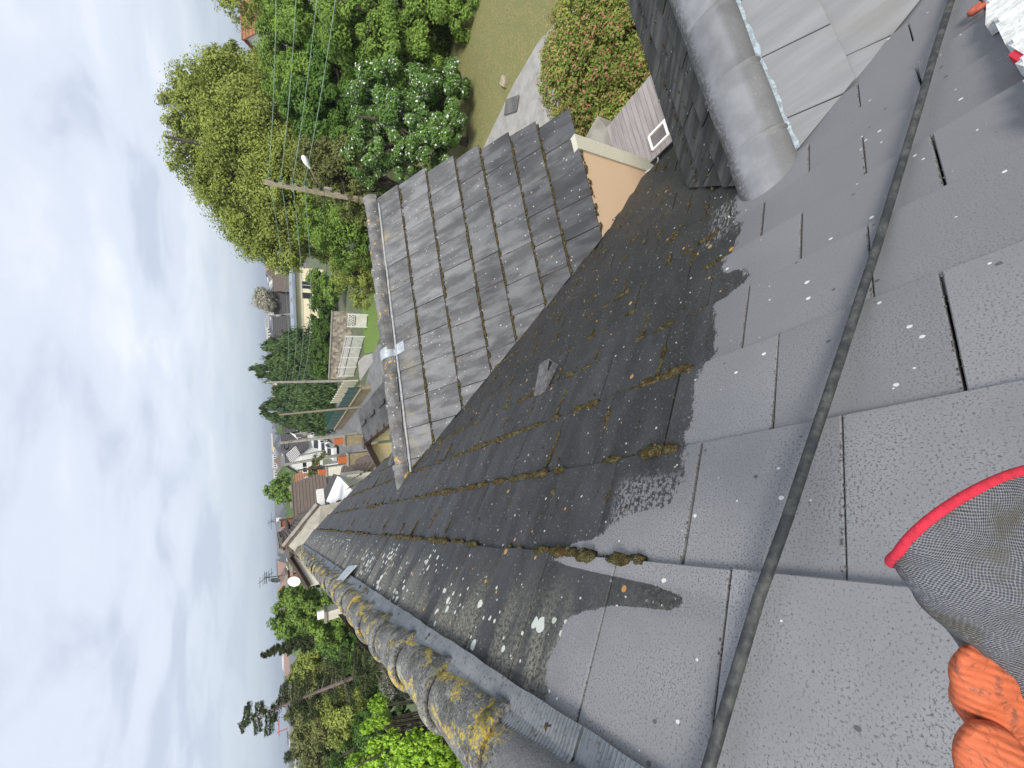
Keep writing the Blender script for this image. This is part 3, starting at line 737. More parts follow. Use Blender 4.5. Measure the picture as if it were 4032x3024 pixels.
# white clip and sealant at the end of the gutter
pc = at(2560, 672, Y=2.16)
MB().tube([at(2540, 680, Y=2.2), at(2556, 670, Y=2.16), at(2572, 662, Y=2.12), at(2585, 650, Y=2.08), at(2592, 632, Y=2.02), at(2590, 620, Y=2.0)], [.006, .008, .007, .006, .008, .006], 6).build('gutter_clip', M_WHITE, gut, True)
# vents on the main roof (little hoods)
def vent(s_, y_, sc=1.0):
    m = MB(); L, w, h = .19*sc, .085*sc, .075*sc
    Q = lambda ds, dy, dh: P_main(s_+ds, y_+dy, dh)
    V = [Q(0, 0, .012), Q(0, w*1.2, .012), Q(L, w*1.2, .016), Q(L, 0, .016), Q(.015, .01, h*.35), Q(.015, w*1.2, h*.35), Q(L, w*1.2, h), Q(L, .01, h)]
    F = [(4, 7, 6, 5), (0, 3, 7, 4), (1, 5, 6, 2), (0, 4, 5, 1), (3, 2, 6, 7)]
    m.add(V, F); vm = bpy.data.materials.get('vent_concrete') or simple('vent_concrete', (.15, .15, .155), (.08, .08, .082), 40, .85, .6, .004); vo = m.build('roof_vent', vm, main_roof)
    m = MB(); m.add([Q(.02, .004, .018), Q(L-.01, .004, .018), Q(L-.01, .007, h*.92), Q(.03, .007, h*.36)], [(0, 1, 2, 3)]); m.build('opening_shade', M_DECK, vo)  # dark sheet painting shade onto the hood's near flank
    m = MB(); m.add([Q(L+.004, .01, .02), Q(L+.004, w*1.15, .02), Q(L+.004, w*1.15, h*.9), Q(L+.004, .02, h*.9)], [(0, 1, 2, 3)]); m.build('opening_shade', M_DECK, vo); return vo  # dark face of the hood's open lower end
vent(1.26, 1.94, 1.15); vent(1.33, 5.95, 1.7)
# ---- moss
def basis(n, u):
    v = np.cross(n, u); return [u, v, n]
it = []
Yv = np.array([0, 1., 0])
for i in range(1, len(S_B)-1):
    s_ = S_B[i]; y_ = .86
    while y_ < 10.5:
        den_ = .5+.5*math.sin(y_*5.1+i*2.3)+.4*math.sin(y_*2.3+i)
        if i == 3 and y_ < 1.2: den_ += .6
        if under_dormer(s_, y_) or under_porch(s_, y_) or (s_ > 1.6 and y_ > 6): y_ += .1; continue
        dcl = math.hypot(y_, s_-.5)
        if s_ > 2.3: den_ -= .35
        if rnd.random() < (.34+den_*.5)*(1.2 if i < 3 else 1.15 if i < 4 else 1.0):
            big = rnd.random() < (.32 if i in (1, 2, 3) else .16)
            r_ = (rnd.uniform(.005, .011) if not big else rnd.uniform(.014, .024))*(1 if y_ < 5 else 1.15)*(.85 if s_ > 1.4 else 1)
            for q in range(3 if big else 2):
                it.append((P_main(s_+rnd.gauss(.002, .004), y_+rnd.gauss(0, r_), .008+r_*.35), (r_*rnd.uniform(.6, 1.0), r_*rnd.uniform(1.0, 1.7), r_*rnd.uniform(.5, .9)), [Sv, Yv, Nv]))
        y_ += rnd.uniform(.010, .028)*(1+max(0, y_-3)*.2)
    # moss wedged in the upright joints
    k = 0
    for k in range(0, 30):
        ya = offs[i-1]+k*WT if i-1 < len(offs) else 0
        if ya < .88 or ya > 7 or rnd.random() < .25: continue
        s0, s1 = S_B[i-1], S_B[i]
        if i == 1: continue
        l0, l1 = sorted((rnd.random(), rnd.random()))
        u = l0
        while u < l1:
            s2 = s0+(s1-s0)*u
            if not under_dormer(s2, ya) and not under_porch(s2, ya):
                r_ = rnd.uniform(.005, .009)*(1.7 if rnd.random() < .15 else 1)
                it.append((P_main(s2, ya+rnd.gauss(0, .001), .006+r_*.4), (r_*1.8, r_*.8, r_*.7), [Sv, Yv, Nv]))
            u += .028
for k in range(420):      # loose crumbs of moss and grit on the unwashed tiles
    s_, y_ = rnd.uniform(.4, 4.0), rnd.uniform(.9, 4.2)
    if under_dormer(s_, y_) or under_porch(s_, y_) or y_ > 2.3+.286*(3.14-s_)+2.2*(s_ < 3): continue
    r_ = rnd.uniform(.002, .006); it.append((P_main(s_, y_, .012), (r_*1.4, r_, r_*.6), [Sv, Yv, Nv]))
blobs('moss', it, M_MOSS, main_roof, rough=.2)
it = []
for i in range(1, 9):     # crumbs on painted course lines, their dark tone also drawing the shade there
    y_ = -.9
    while y_ < .85:
        if rnd.random() < .55:
            r_ = rnd.uniform(.0012, .0026)*(1.6 if rnd.random() < .1 else 1); it.append((P_main(S_B[i]+abs(rnd.gauss(0, .0015)), y_, .004+r_*.3), (r_, r_*1.5, r_*.7), [Sv, Yv, Nv]))
        y_ += rnd.uniform(.003, .012)
    for k in range(-3, 4):
        ya = offs[i-1]+k*WT
        if ya > .85: continue
        u = 0
        while u < 1:
            if rnd.random() < .6: r_ = rnd.uniform(.001, .0022); it.append((P_main(S_B[i-1]+(S_B[i]-S_B[i-1])*u, ya+rnd.choice((-.003, .003)), .003+.016*u), (r_*1.5, r_, r_*.7), [Sv, Yv, Nv]))
            u += rnd.uniform(.01, .03)
blobs('grit_shade', it, simple('grit_shade', (.07, .05, .035), (.16, .14, .12), 200, .95), main_roof, ICO0, .2)
# lumps where wet debris gathers, named spots seen in the picture
it = []
X1 = np.array([1., 0, 0])
for i in range(1, len(SBA)):
    s_ = SBA[i]; a_ = .25+.6555*s_+.0
    while a_ < vx[i-1]-.05:
        if rnd.random() < (.92 if i < 7 else .35)*(.75+.25*math.sin(a_*7+i)):
            r_ = rnd.uniform(.006, .013)*(1.7 if rnd.random() < .09 else 1)
            it.append((OA+a_*X1+(s_+rnd.gauss(.010, .004))*ESA+(.004+r_*.3)*NAv, (r_*1.5, r_*.9, r_*.7), [X1, ESA, NAv]))
        a_ += rnd.uniform(.006, .016)
    for k in range(12):
        aj = vx[i-1]-.328*k
        if aj < .3+.6555*s_ or rnd.random() < .72: continue
        u = rnd.uniform(.0, .5)
        while u < 1:
            s2 = SBA[i-1]+(SBA[i]-SBA[i-1])*u; r_ = rnd.uniform(.003, .006)
            it.append((OA+aj*X1+s2*ESA+(.008)*NAv, (r_*.9, r_*2, r_*.7), [X1, ESA, NAv])); u += .04
for k in range(90):
    s_ = rnd.uniform(.1, .45); it.append((OA+(.2078+.6555*s_+.02)*X1+s_*ESA+.01*NAv, (.008, .012, .007), [X1, ESA, NAv]))
blobs('moss', it, M_MOSS, wing_roof, rough=.16)
it = []
y_ = .95
while y_ < 9:
    if rnd.random() < .4+.3*math.sin(y_*6):
        r_ = rnd.uniform(.007, .012) if rnd.random() < .75 else rnd.uniform(.015, .023)
        it.append((np.array([RC[0]+RR+.010+rnd.gauss(0, .004), y_, RC[2]-.038]), (r_, r_*1.1, r_*1.0), np.eye(3)))
    y_ += rnd.uniform(.012, .035)
yj = 1.16
while yj < 8:            # moss in the grooves behind each collar
    for k in range(46):
        a = math.radians(rnd.uniform(-20, 150)); r_ = rnd.uniform(.002, .0045)
        it.append((np.array([RC[0]+(RR+.002)*math.cos(a), yj+.058+rnd.gauss(0, .003), RC[2]+(RR+.002)*math.sin(a)]), (r_, r_, r_), np.eye(3)))
    yj += CL
blobs('moss', it, M_MOSS, mr, rough=.18)
it = []
for i, s_ in enumerate((.26, .42, .57)):
    xx = 1.3
    while xx < 3:
        if rnd.random() < .45:
            r_ = rnd.uniform(.003, .007); it.append((PR+xx*X1+s_*ESF+.012*NF, (r_*2, r_, r_), [X1, ESF, NF]))
        xx += rnd.uniform(.01, .05)
for k in range(40):
    it.append((P_main(2.12+rnd.gauss(0, .06), 1.22+rnd.gauss(0, .035), .010), (.007, .010, .006), [Sv, Yv, Nv]))
blobs('moss', it, M_MOSS, porch_roof, rough=.16)

# ================================================================== HOSE
HP = [(3.2, -.06), (2.80, .02), (2.469, .078), (2.15, .145), (1.857, .202), (1.52, .27), (1.21, .333), (.95, .39), (.743, .436), (.58, .473), (.439, .504), (.277, .544), (.13, .572), (-.012, .598), (-.10, .62), (-.17, .66)]
m = MB(); pts = []
for i in range(len(HP)-1):
    for k in range(4):
        u = k/4; s_ = HP[i][0]*(1-u)+HP[i+1][0]*u; y_ = HP[i][1]*(1-u)+HP[i+1][1]*u
        h = .034+.018*math.sin(s_*2.1+.4)**2+(.0 if s_ > -.05 else .15*(-.05-s_))
        # keep the line of sight: lifting it moves its image, so slide the foot a little
        pts.append(P_main(s_*(1-h/.8), y_*(1-h/.8), h))
m.tube(pts, .0100, 14); t = NT('rubber_hose'); P = t.geo.outputs['Position']
M_HOSE = t.bsdf(t.mix(t.rng(t.noise(P, 26, 4, .7), .4, .68), (.030, .034, .038), (.085, .088, .082)), .6, t.noise(P, 120, 3), .4, .002)
tag(m.build('rubber_hose', M_HOSE, None, True), 'long black rubber hose lying straight across the freshly painted roof tiles', 'hose')

# ================================================================== GLOVE (held close to the lens)
def loft(secs, n=20, closed_end=True):
    """secs: (centre, u, v) half-axis vectors"""
    V, F = [], []
    for c, u, v in secs:
        for k in range(n):
            a = 2*math.pi*k/n; V.append(np.array(c)+math.cos(a)*np.array(u)+math.sin(a)*np.array(v))
    for i in range(len(secs)-1):
        for k in range(n): a, b = i*n+k, i*n+(k+1) % n; F.append((a, b, b+n, a+n))
    if closed_end: F.append(tuple(range((len(secs)-1)*n, len(secs)*n)))
    return V, F
DG = .205
def gp(x, y, D=DG): return at(x, y, D=D)
glove = thing('work_glove', tuple(gp(4050, 2500, .25)), 'dirty grey knitted work glove with red hem and orange coated fingers', 'glove')
def sec(cx_, cy_, ax, ay, wpx, thk, D=DG):
    c = gp(cx_, cy_, D); u = (gp(cx_+ax*wpx, cy_+ay*wpx, D)-c); return (c, u, fw*thk)
def smooth_secs(S, k=4):
    out = []
    for i in range(len(S)-1):
        p0, p1, p2, p3 = S[max(i-1, 0)], S[i], S[i+1], S[min(i+2, len(S)-1)]
        for j in range(k):
            t_ = j/k; f = lambda a, b, c, d: .5*((2*b)+(-a+c)*t_+(2*a-5*b+4*c-d)*t_*t_+(-a+3*b-3*c+d)*t_**3)
            out.append(tuple(f(np.array(p0[q]), np.array(p1[q]), np.array(p2[q]), np.array(p3[q])) for q in range(3)))
    out.append(tuple(np.array(S[-1][q]) for q in range(3))); return out
t = NT('knit_grey'); P = t.geo.outputs['Position']
ax_ = gp(3900, 2600)-gp(3700, 2350); ax_ /= np.linalg.norm(ax_); bx_ = np.cross(ax_, fw); bx_ /= np.linalg.norm(bx_)
ku, kv = t.dot(P, tuple(ax_)), t.dot(P, tuple(bx_))
kw = t.math('ADD', ku, t.math('MULTIPLY', t.math('SINE', t.math('MULTIPLY', kv, 30.0)), .002))
kw = t.math('ADD', kw, t.math('MULTIPLY', t.noise(P, 18, 2), .012)); kv = t.math('ADD', kv, t.math('MULTIPLY', t.noise(t.scale(P, (1.3, 1, .8)), 22, 2), .010))
kn = t.math('ADD', t.math('MULTIPLY', t.math('SINE', t.math('MULTIPLY', kw, 4200.0)), t.math('SINE', t.math('ADD', t.math('MULTIPLY', kv, 4000.0), t.math('MULTIPLY', ku, 300.0)))), t.math('MULTIPLY', t.math('SUBTRACT', t.noise(P, 700, 3), .5), 1.4))
kc = t.mix(t.rng(kn, -.6, .5), (.09, .10, .14), (.33, .335, .34)); kc = t.mix(t.rng(t.noise(P, 45, 4), .46, .68), kc, t.mix(t.noise(P, 400, 2), (.13, .125, .11), (.20, .195, .175)))
M_KNIT = t.bsdf(kc, .95, kn, .8, .0012, spec=.15)
t = NT('orange_latex'); P = t.geo.outputs['Position']
ou = t.dot(P, tuple(fw*0.2+bx_))
wv = t.noise(t.scale(P, (1, 1, 1)), 55, 4, .6, dist=1.5)
oc = t.mix(t.rng(t.noise(P, 90, 5, .7, dist=2.0), .50, .66), (.56, .135, .055), (.26, .085, .05))
rp2 = t.math('SINE', t.math('ADD', t.math('MULTIPLY', t.dot(P, tuple(dn*.35+rt)), 1700.0), t.math('MULTIPLY', t.noise(P, 30, 3), 16.0)))
oc = t.mix(t.math('MULTIPLY', t.rng(rp2, .3, 1.0), .22), oc, (.28, .06, .03))
M_ORG = t.bsdf(oc, .6, t.math('ADD', rp2, t.noise(P, 500, 2)), .45, .0008, spec=.3)
M_HEM = simple('red_hem', (.78, .035, .07), (.58, .03, .055), 300, .9, .8, .001)
# grey knit body: from the flared cuff to the knuckles; axis runs down-right in the picture
KN = [sec(3990, 2035, .80, -.60, 500, .050, .225), sec(4035, 2150, .80, -.60, 520, .052, .225), sec(4100, 2290, .82, -.57, 505, .050, .222), sec(4170, 2430, .85, -.53, 480, .046, .22), sec(4240, 2580, .88, -.48, 470, .042, .22), sec(4300, 2780, .92, -.40, 470, .040, .22), sec(4350, 3000, .95, -.3, 480, .038, .225), sec(4380, 3250, .97, -.2, 440, .034, .23), sec(4390, 3400, .97, -.2, 300, .025, .23)]
# move left edge onto the seen outline
def edge_sec(ex, ey, axx, ayy, w, thk, D):
    return sec(ex+axx*w, ey+ayy*w, axx, ayy, w, thk, D)
KN = [edge_sec(3552, 2262, .86, -.51, 380, .032, .205), edge_sec(3585, 2330, .86, -.51, 390, .034, .205), edge_sec(3655, 2415, .87, -.49, 400, .036, .205), edge_sec(3735, 2490, .86, -.50, 440, .044, .207), edge_sec(3800, 2570, .90, -.43, 420, .042, .21), edge_sec(3870, 2720, .93, -.36, 420, .040, .215), edge_sec(3940, 2880, .96, -.28, 420, .038, .22), edge_sec(3985, 3050, .98, -.2, 420, .036, .225), edge_sec(4010, 3300, .98, -.2, 380, .03, .225)]
sh_ = (dn*.9-rt*.43)
for k, amt in enumerate((.052, .047, .040, .034, .028, .022)):
    c, u, v = KN[k]; KN[k] = (c, u, v + sh_*amt)
V, F = loft(smooth_secs(KN, 8), 64)
# fabric wrinkles
V = [v+fw*(.0016*math.sin(v[0]*160+v[2]*90)+.0010*math.sin(v[1]*330-v[0]*210+2)) for v in V]
m = MB(); m.add(V, F); m.build('knit_back', M_KNIT, glove, True)
c, u, v = KN[0]; m = MB(); hp = []
for k in range(49):
    a = 2*math.pi*k/48; bulge = 1.0+.06*math.cos(2*a)
    hp.append(np.array(c)+1.01*math.cos(a)*u+1.01*math.sin(a)*v-ax_*(.011*max(0, -math.cos(a+.9))**1 + .0)*1.0)
m.tube(hp, .0020, 8, cap=False); m.build('hem', M_HEM, glove, True)
m = MB(); V, F = loft(smooth_secs([(c+ax_*0, u*.99, v*.99), (c+ax_*.02, u*.95, v*.95), (c+ax_*.06, u*.9, v*.9)], 3), 32); m.add(V, F); m.build('lining', simple('glove_lining', (.10, .10, .11), None, 50, .95), glove, True)
def finger(path, parent, name):
    S_ = []
    for (x_, y_, r_, D) in path:
        cc = gp(x_, y_, D); rm = r_*D/FPX; S_.append((cc, rt*rm*.0+dn*rm, None, rm))
    secs = []
    for i, (cc, uu, _, rm) in enumerate(S_):
        a = S_[max(i-1, 0)][0]; b = S_[min(i+1, len(S_)-1)][0]; tt = (b-a)/np.linalg.norm(b-a)
        u2 = np.cross(tt, fw); u2 /= np.linalg.norm(u2); v2 = np.cross(tt, u2); secs.append((cc, u2*rm, v2*rm*.55))
    sm = smooth_secs(secs, 5); V, F = loft(sm, 26); V = [v+fw*.0009*math.sin(v[0]*260+v[2]*190)+dn*.0004*math.sin(v[1]*420+v[0]*300) for v in V]; nb = len(V); V.append(np.array(sm[0][0])); F += [(k, nb, (k+1) % 26) for k in range(26)][::1]
    m = MB(); m.add(V, F); return m.build(name, M_ORG, parent, True)
finger([(3792, 2556, 34, .195), (3815, 2592, 72, .196), (3850, 2640, 112, .198), (3885, 2700, 145, .20), (3925, 2770, 150, .202), (4010, 2850, 160, .21), (4120, 2950, 170, .22)], glove, 'thumb')
finger([(3808, 2868, 32, .19), (3832, 2893, 72, .19), (3872, 2935, 112, .19), (3905, 3010, 140, .19), (3925, 3090, 150, .195), (3950, 3200, 140, .2), (3970, 3300, 90, .205), (3975, 3345, 20, .205)], glove, 'index_finger')
finger([(3990, 3020, 60, .21), (4010, 3080, 120, .21), (4040, 3180, 140, .21), (4070, 3300, 130, .215), (4090, 3380, 30, .215)], glove, 'middle_finger')

# ================================================================== BOARDS bundle, top right
bb = thing('board_bundle', tuple(P_main(2.0, -.05, .02)), 'stack of white paint-caked boards with red tips lying on the roof', 'boards')
M_WB = NT('caked_white'); t = M_WB; P = t.geo.outputs['Position']
bdir = (at(3905, 45, z=6.2)-at(4000, -20, z=6.2)); 
c = t.mix(t.rng(t.noise(P, 45, 5, .7), .44, .60), (.80, .81, .80), (.60, .61, .59)); c = t.mix(t.rng(t.noise(P, 110, 4, .7), .62, .70), c, (.14, .13, .11))
M_WB = t.bsdf(c, .8, t.noise(P, 90, 4), .9, .004)
ends = [(3884, 2, .0), (3912, 78, 0), (3962, 172, 1), (3996, 250, 0), (4026, 318, 1), (4060, 400, 0)]
dirv = (P_main(2.2, -.5)-P_main(2.2, -.05)); 
for i, (ex, ey, red) in enumerate(ends):
    # foot of the board end on the roof, lifted by stack height
    h = .055
    v = ray(ex, ey); tt = -(.8-h)/(v@Nv); p = EYE+v*tt
    v2 = ray(ex+140, ey-98); q = EYE+v2*(-(.8-h)/(v2@Nv)); d = (q-p)/np.linalg.norm(q-p)
    v3 = ray(ends[min(i+1, 5)][0] if i < 5 else ex+40, ends[min(i+1, 5)][1] if i < 5 else ey+80); p3 = EYE+v3*(-(.8-h)/(v3@Nv)); side = p3-p
    side = side-d*(side@d); w = np.linalg.norm(side); side = side/w; wd = w*.97
    up = np.cross(d, side); up = up if up@Nv > 0 else -up
    M = np.array([d, side, up]).T
    L = .75
    bo = MB().box(p+d*L/2+side*wd/2-up*.02, (L, wd, .04), M=M).build('board', M_WB, bb)
    MB().box(p+d*L/2+side*wd*.15+up*.004, (L*.98, wd*.12, .010), M=M).build('batten', M_WB, bo)
    if red: MB().box(p-d*.006+side*wd*.8-up*.018, (.014, wd*.7, .03), M=M).build('red_tip', M_HEM, bo)
# loop of orange strap at the end
v = ray(3873, 12); p = EYE+v*(-(.8-.03)/(v@Nv)); v = ray(3822, 54); q = EYE+v*(-(.8-.03)/(v@Nv)); ax2 = q-p; sd2 = np.cross(Nv, ax2/np.linalg.norm(ax2))*.016
m = MB(); m.tube([p+sd2, p+ax2*.6+sd2, p+ax2*.92+sd2*.7, p+ax2, p+ax2*.92-sd2*.7, p+ax2*.6-sd2, p-sd2], .008, 8)
tag(m.build('strap_loop', simple('orange_strap', (.48, .12, .07), (.35, .08, .05), 60, .7), None, True), 'small orange-red loop of strap sticking out from the white boards', 'strap')

# ================================================================== TREES
def leaf_mesh(name, C, Nn, size, mat, elong=1.0, axis=None, parent=None):
    """one four-sided leaf per point; C centres, Nn facing directions, size per leaf"""
    n = len(C); r = npr.normal(0, 1, (n, 3))
    if axis is not None: r = axis+npr.normal(0, .25, (n, 3))
    Nn = Nn/np.linalg.norm(Nn, axis=1, keepdims=True)
    u = r-Nn*np.sum(r*Nn, 1, keepdims=True); u /= np.linalg.norm(u, axis=1, keepdims=True)+1e-9; v = np.cross(Nn, u)
    s_ = size.reshape(-1, 1)
    V = np.stack([C-u*s_*elong, C+v*s_*.5+Nn*s_*.12, C+u*s_*elong, C-v*s_*.5+Nn*s_*.12], 1).reshape(-1, 3)
    me = bpy.data.meshes.new(name); me.vertices.add(4*n); me.vertices.foreach_set('co', V.ravel().astype(np.float32))
    me.loops.add(4*n); me.loops.foreach_set('vertex_index', np.arange(4*n, dtype=np.int32))
    me.polygons.add(n); me.polygons.foreach_set('loop_start', np.arange(0, 4*n, 4, dtype=np.int32)); me.polygons.foreach_set('loop_total', np.full(n, 4, np.int32))
    me.materials.append(mat); me.update(calc_edges=True)
    o = bpy.data.objects.new(name, me); link(o, parent); return o
def crown_points(bl, n, cl=.22, clumps=None, fill=.45, sq=(1, 1, 1)):
    """bl: list of (centre, radius); leafy clumps scattered through each ball, denser at its skin"""
    w = np.array([r**2 for _, r in bl]); w = w/w.sum(); Cs, Ns = [], []
    for (c, r), wi in zip(bl, w):
        m = int(n*wi); k = clumps or max(10, int(26*(1+r*.3)))
        dirs = npr.normal(0, 1, (k, 3)); dirs /= np.linalg.norm(dirs, axis=1, keepdims=True)
        rad = npr.uniform(fill, 1, (k, 1))**.6
        cc = dirs*rad*r*np.array(sq)
        cr = r*cl*npr.uniform(.6, 1.5, k)
        idx = npr.integers(0, k, m); off = npr.normal(0, 1, (m, 3))*np.array([1, 1, .7]); off /= (np.linalg.norm(off, axis=1, keepdims=True)+1e-9); off *= (npr.uniform(0, 1, (m, 1))**.45)
        P_ = cc[idx]+off*cr[idx][:, None]
        Cs.append(P_+np.array(c)); Ns.append(off*.9+dirs[idx]*.5+np.array([0, 0, .55])+npr.normal(0, .45, (m, 3)))
    return np.concatenate(Cs), np.concatenate(Ns)
def trunk_geo(base, top, r, targets, m=None, seed=0, nb=7):
    m = MB(); R_ = random.Random(seed); base = np.array(base, float); top = np.array(top, float)
    pts = [base+(top-base)*q+np.array([R_.gauss(0, r*.5), R_.gauss(0, r*.5), 0])*(q > 0) for q in (0, .3, .6, .85, 1)]
    m.tube(pts, [r, r*.85, r*.6, r*.4, r*.2], 8)
    for c, rr_ in targets:
        for _ in range(nb):
            q = R_.uniform(.25, .8); st = base+(top-base)*q; en = np.array(c)+np.array([R_.gauss(0, 1), R_.gauss(0, 1), R_.gauss(.1, .7)])*rr_*.36
            md = (st+en)/2+np.array([R_.gauss(0, .1)*rr_, R_.gauss(0, .1)*rr_, -.08*rr_])
            m.tube([st, md, en], [r*.32, r*.18, r*.05], 5)
            for _2 in range(2):
                e2 = en+np.array([R_.gauss(0, .2), R_.gauss(0, .2), R_.gauss(.1, .15)])*rr_
                m.tube([md, (md+e2)/2+np.array([0, 0, .05*rr_]), e2], [r*.13, r*.08, r*.02], 4)
    return m
def tree(name, label, balls, D, mat, n, leaf, cat='tree', group=None, bark=None, tr=.18, cn=None, cl=.22, fill=.45, elong=.9, dD=None, sq=(1, 1, 1), axis=None, nb=5):
    """balls: (x, y, radius) measured in the picture, D depth in metres (dD: extra depth per ball)"""
    bl = []
    for i, b in enumerate(balls):
        d = D+(b[3] if len(b) > 3 else 0); bl.append((at(b[0], b[1], D=d), b[2]*d/FPX))
    cx_ = np.mean([b[0] for b in bl], 0); zt = max(b[0][2]+b[1]*.6 for b in bl); gz = terrain_z(cx_[0], cx_[1])
    T = thing(name, (cx_[0], cx_[1], gz), label, cat, group)
    C, Nn = crown_points(bl, n, cl, cn, fill, sq)
    keep = C[:, 2] > gz+.03
    C, Nn = C[keep], Nn[keep]
    leaf_mesh('crown', C, Nn, npr.uniform(.7, 1.3, len(C))*leaf, mat, elong, axis, T)
    if tr: trunk_geo((cx_[0], cx_[1], gz-.1), (cx_[0], cx_[1], zt), tr, bl, seed=len(label), nb=nb).build('trunk', bark or M_BARK, T)
    return T
G1 = 'tall hedge trees beyond the dry lawn'
tree('ash_tree', 'tall olive-green tree with airy crown rising above the lamp post', [(790, 330, 95), (730, 420, 80), (750, 540, 95), (800, 660, 110), (850, 440, 130), (870, 560, 130), (880, 760, 105), (900, 300, 110), (960, 420, 150), (980, 600, 160), (960, 830, 110), (1000, 950, 90), (1080, 700, 160), (1080, 880, 120), (1060, 300, 120), (1100, 480, 160), (1190, 620, 150), (1180, 800, 140), (1120, 1000, 75)], 27, L_OLIVE, 210000, .095, cl=.34, fill=.1, tr=.35)
tree('ash_tree', 'thin leafy treetop at the far right above the red roof', [(880, 5, 40), (950, 20, 70), (1010, 40, 60), (1030, -40, 90)], 30, L_OLIVE, 5000, .10, cl=.3, tr=.15)
tree('hedge_tree', 'bright green bushy tree right of the wires, topmost of the tall hedge', [(1130, 60, 110), (1140, 200, 120), (1240, 60, 150), (1230, 220, 150), (1160, 330, 110), (1300, 330, 140)], 22, L_GREEN, 105000, .082, group=G1, cl=.24, fill=.5)
tree('hedge_tree', 'bright green bushy tree hanging over the lawn at the right edge', [(1430, -20, 150), (1400, 120, 140), (1560, 60, 150), (1560, 210, 140), (1700, 0, 160), (1700, 150, 150), (1640, 320, 110), (1830, 40, 90, -1)], 18.5, L_GREEN, 125000, .072, group=G1, cl=.24, fill=.5)
tree('hedge_tree', 'mid green bush between the lamp and the flowering shrub', [(1330, 420, 130), (1390, 560, 100), (1280, 540, 110), (1350, 260, 120), (1230, 420, 110)], 21, L_MID, 45000, .095, group=G1, cl=.24, fill=.5)
tree('flowering_shrub', 'dark green shrub dotted with clusters of white flowers', [(1500, 430, 125), (1600, 370, 120), (1600, 500, 130), (1500, 560, 100), (1700, 430, 120), (1700, 560, 100), (1770, 340, 80), (1440, 640, 80), (1620, 640, 80), (1760, 500, 70)], 17, L_FLOW, 120000, .06, 'shrub', cl=.22, fill=.55)
# white blossom heads: small flat clusters on the shrub
bl = [(at(x_, y_, D=16.1), .0) for x_, y_ in [(1398, 520), (1402, 545), (1412, 560), (1430, 588), (1440, 600), (1425, 495), (1450, 500), (1460, 430), (1470, 390), (1480, 375), (1465, 410), (1490, 520), (1495, 525), (1486, 530), (1475, 515), (1550, 580), (1552, 600), (1545, 610), (1565, 555), (1580, 650), (1640, 550), (1650, 530), (1600, 470), (1745, 465), (1740, 440), (1390, 300), (1395, 320), (1545, 390), (1680, 600), (1560, 620), (1450, 345), (1725, 450), (1530, 640), (1610, 690), (1505, 470), (1425, 560), (1660, 480), (1700, 520), (1620, 580), (1590, 530)]]
tree('bush', 'olive bush right behind the concrete lamp post', [(1360, 680, 100), (1420, 620, 90), (1310, 700, 100), (1400, 790, 90), (1260, 640, 100)], 19, L_BRN, 16000, .08, 'bush', cl=.3, fill=.2)
tree('bush', 'leafy light green bush left of the concrete lamp post', [(1300, 830, 100), (1370, 880, 110), (1400, 980, 95), (1260, 900, 90), (1450, 760, 80), (1480, 860, 60)], 24, L_GREEN, 26000, .085, 'bush', cl=.25, fill=.4)
tree('bush', 'sparse yellow-green bush just above the wing ridge, right of the white fence', [(1370, 1080, 75), (1430, 1100, 60), (1440, 1030, 60), (1420, 1180, 45), (1480, 1080, 40), (1450, 950, 50)], 25, L_OLIVE, 11000, .075, 'bush', cl=.3, fill=.1)
for x_, y_ in []: pass
tree('photinia', 'big rounded photinia hedge with red young leaves beside the path', [(2380, 60, 190), (2320, 170, 170), (2270, 330, 140), (2400, 300, 200), (2490, 440, 150), (2350, 440, 130), (2450, 150, 200), (2580, 200, 150), (2520, 0, 160), (2300, 60, 110, .6), (2440, 470, 120), (2530, 500, 90), (2480, 560, 60), (2235, 240, 100)], 9.6, L_PHOT, 150000, .036, 'bush', cl=.17, fill=.93, tr=.06, nb=2, cn=330)
# beyond the street
tree('bush', 'olive-green tree filling the gap behind the wires left of the lamp post', [(1210, 720, 90), (1200, 820, 90), (1220, 920, 80), (1290, 980, 60), (1170, 960, 60)], 31, L_OLIVE, 30000, .10, 'bush', cl=.3, fill=.3)
tree('shrub', 'dark clipped hedge bush in front of the pale flat-roofed house', [(1268, 1130, 42), (1275, 1200, 44), (1270, 1260, 42), (1280, 1320, 44), (1275, 1390, 46), (1280, 1460, 40), (1255, 1190, 26)], 52, L_HEDGE, 30000, .16, 'shrub', cl=.3, fill=.5)
tree('shrub', 'light green shrub at the corner of the flat-roofed house', [(1260, 1110, 40), (1300, 1160, 40), (1235, 1090, 30), (1330, 1120, 35)], 46, L_GREEN, 9000, .13, 'shrub', cl=.3)
tree('bare_tree', 'leafless round grey tree behind the dark tiled roofs', [(1030, 1180, 34), (1045, 1165, 30), (1045, 1200, 30)], 88, L_BARE, 9000, .16, cl=.5, fill=.1, elong=1.6, bark=simple('grey_twigs', (.20, .19, .16)), tr=.25)
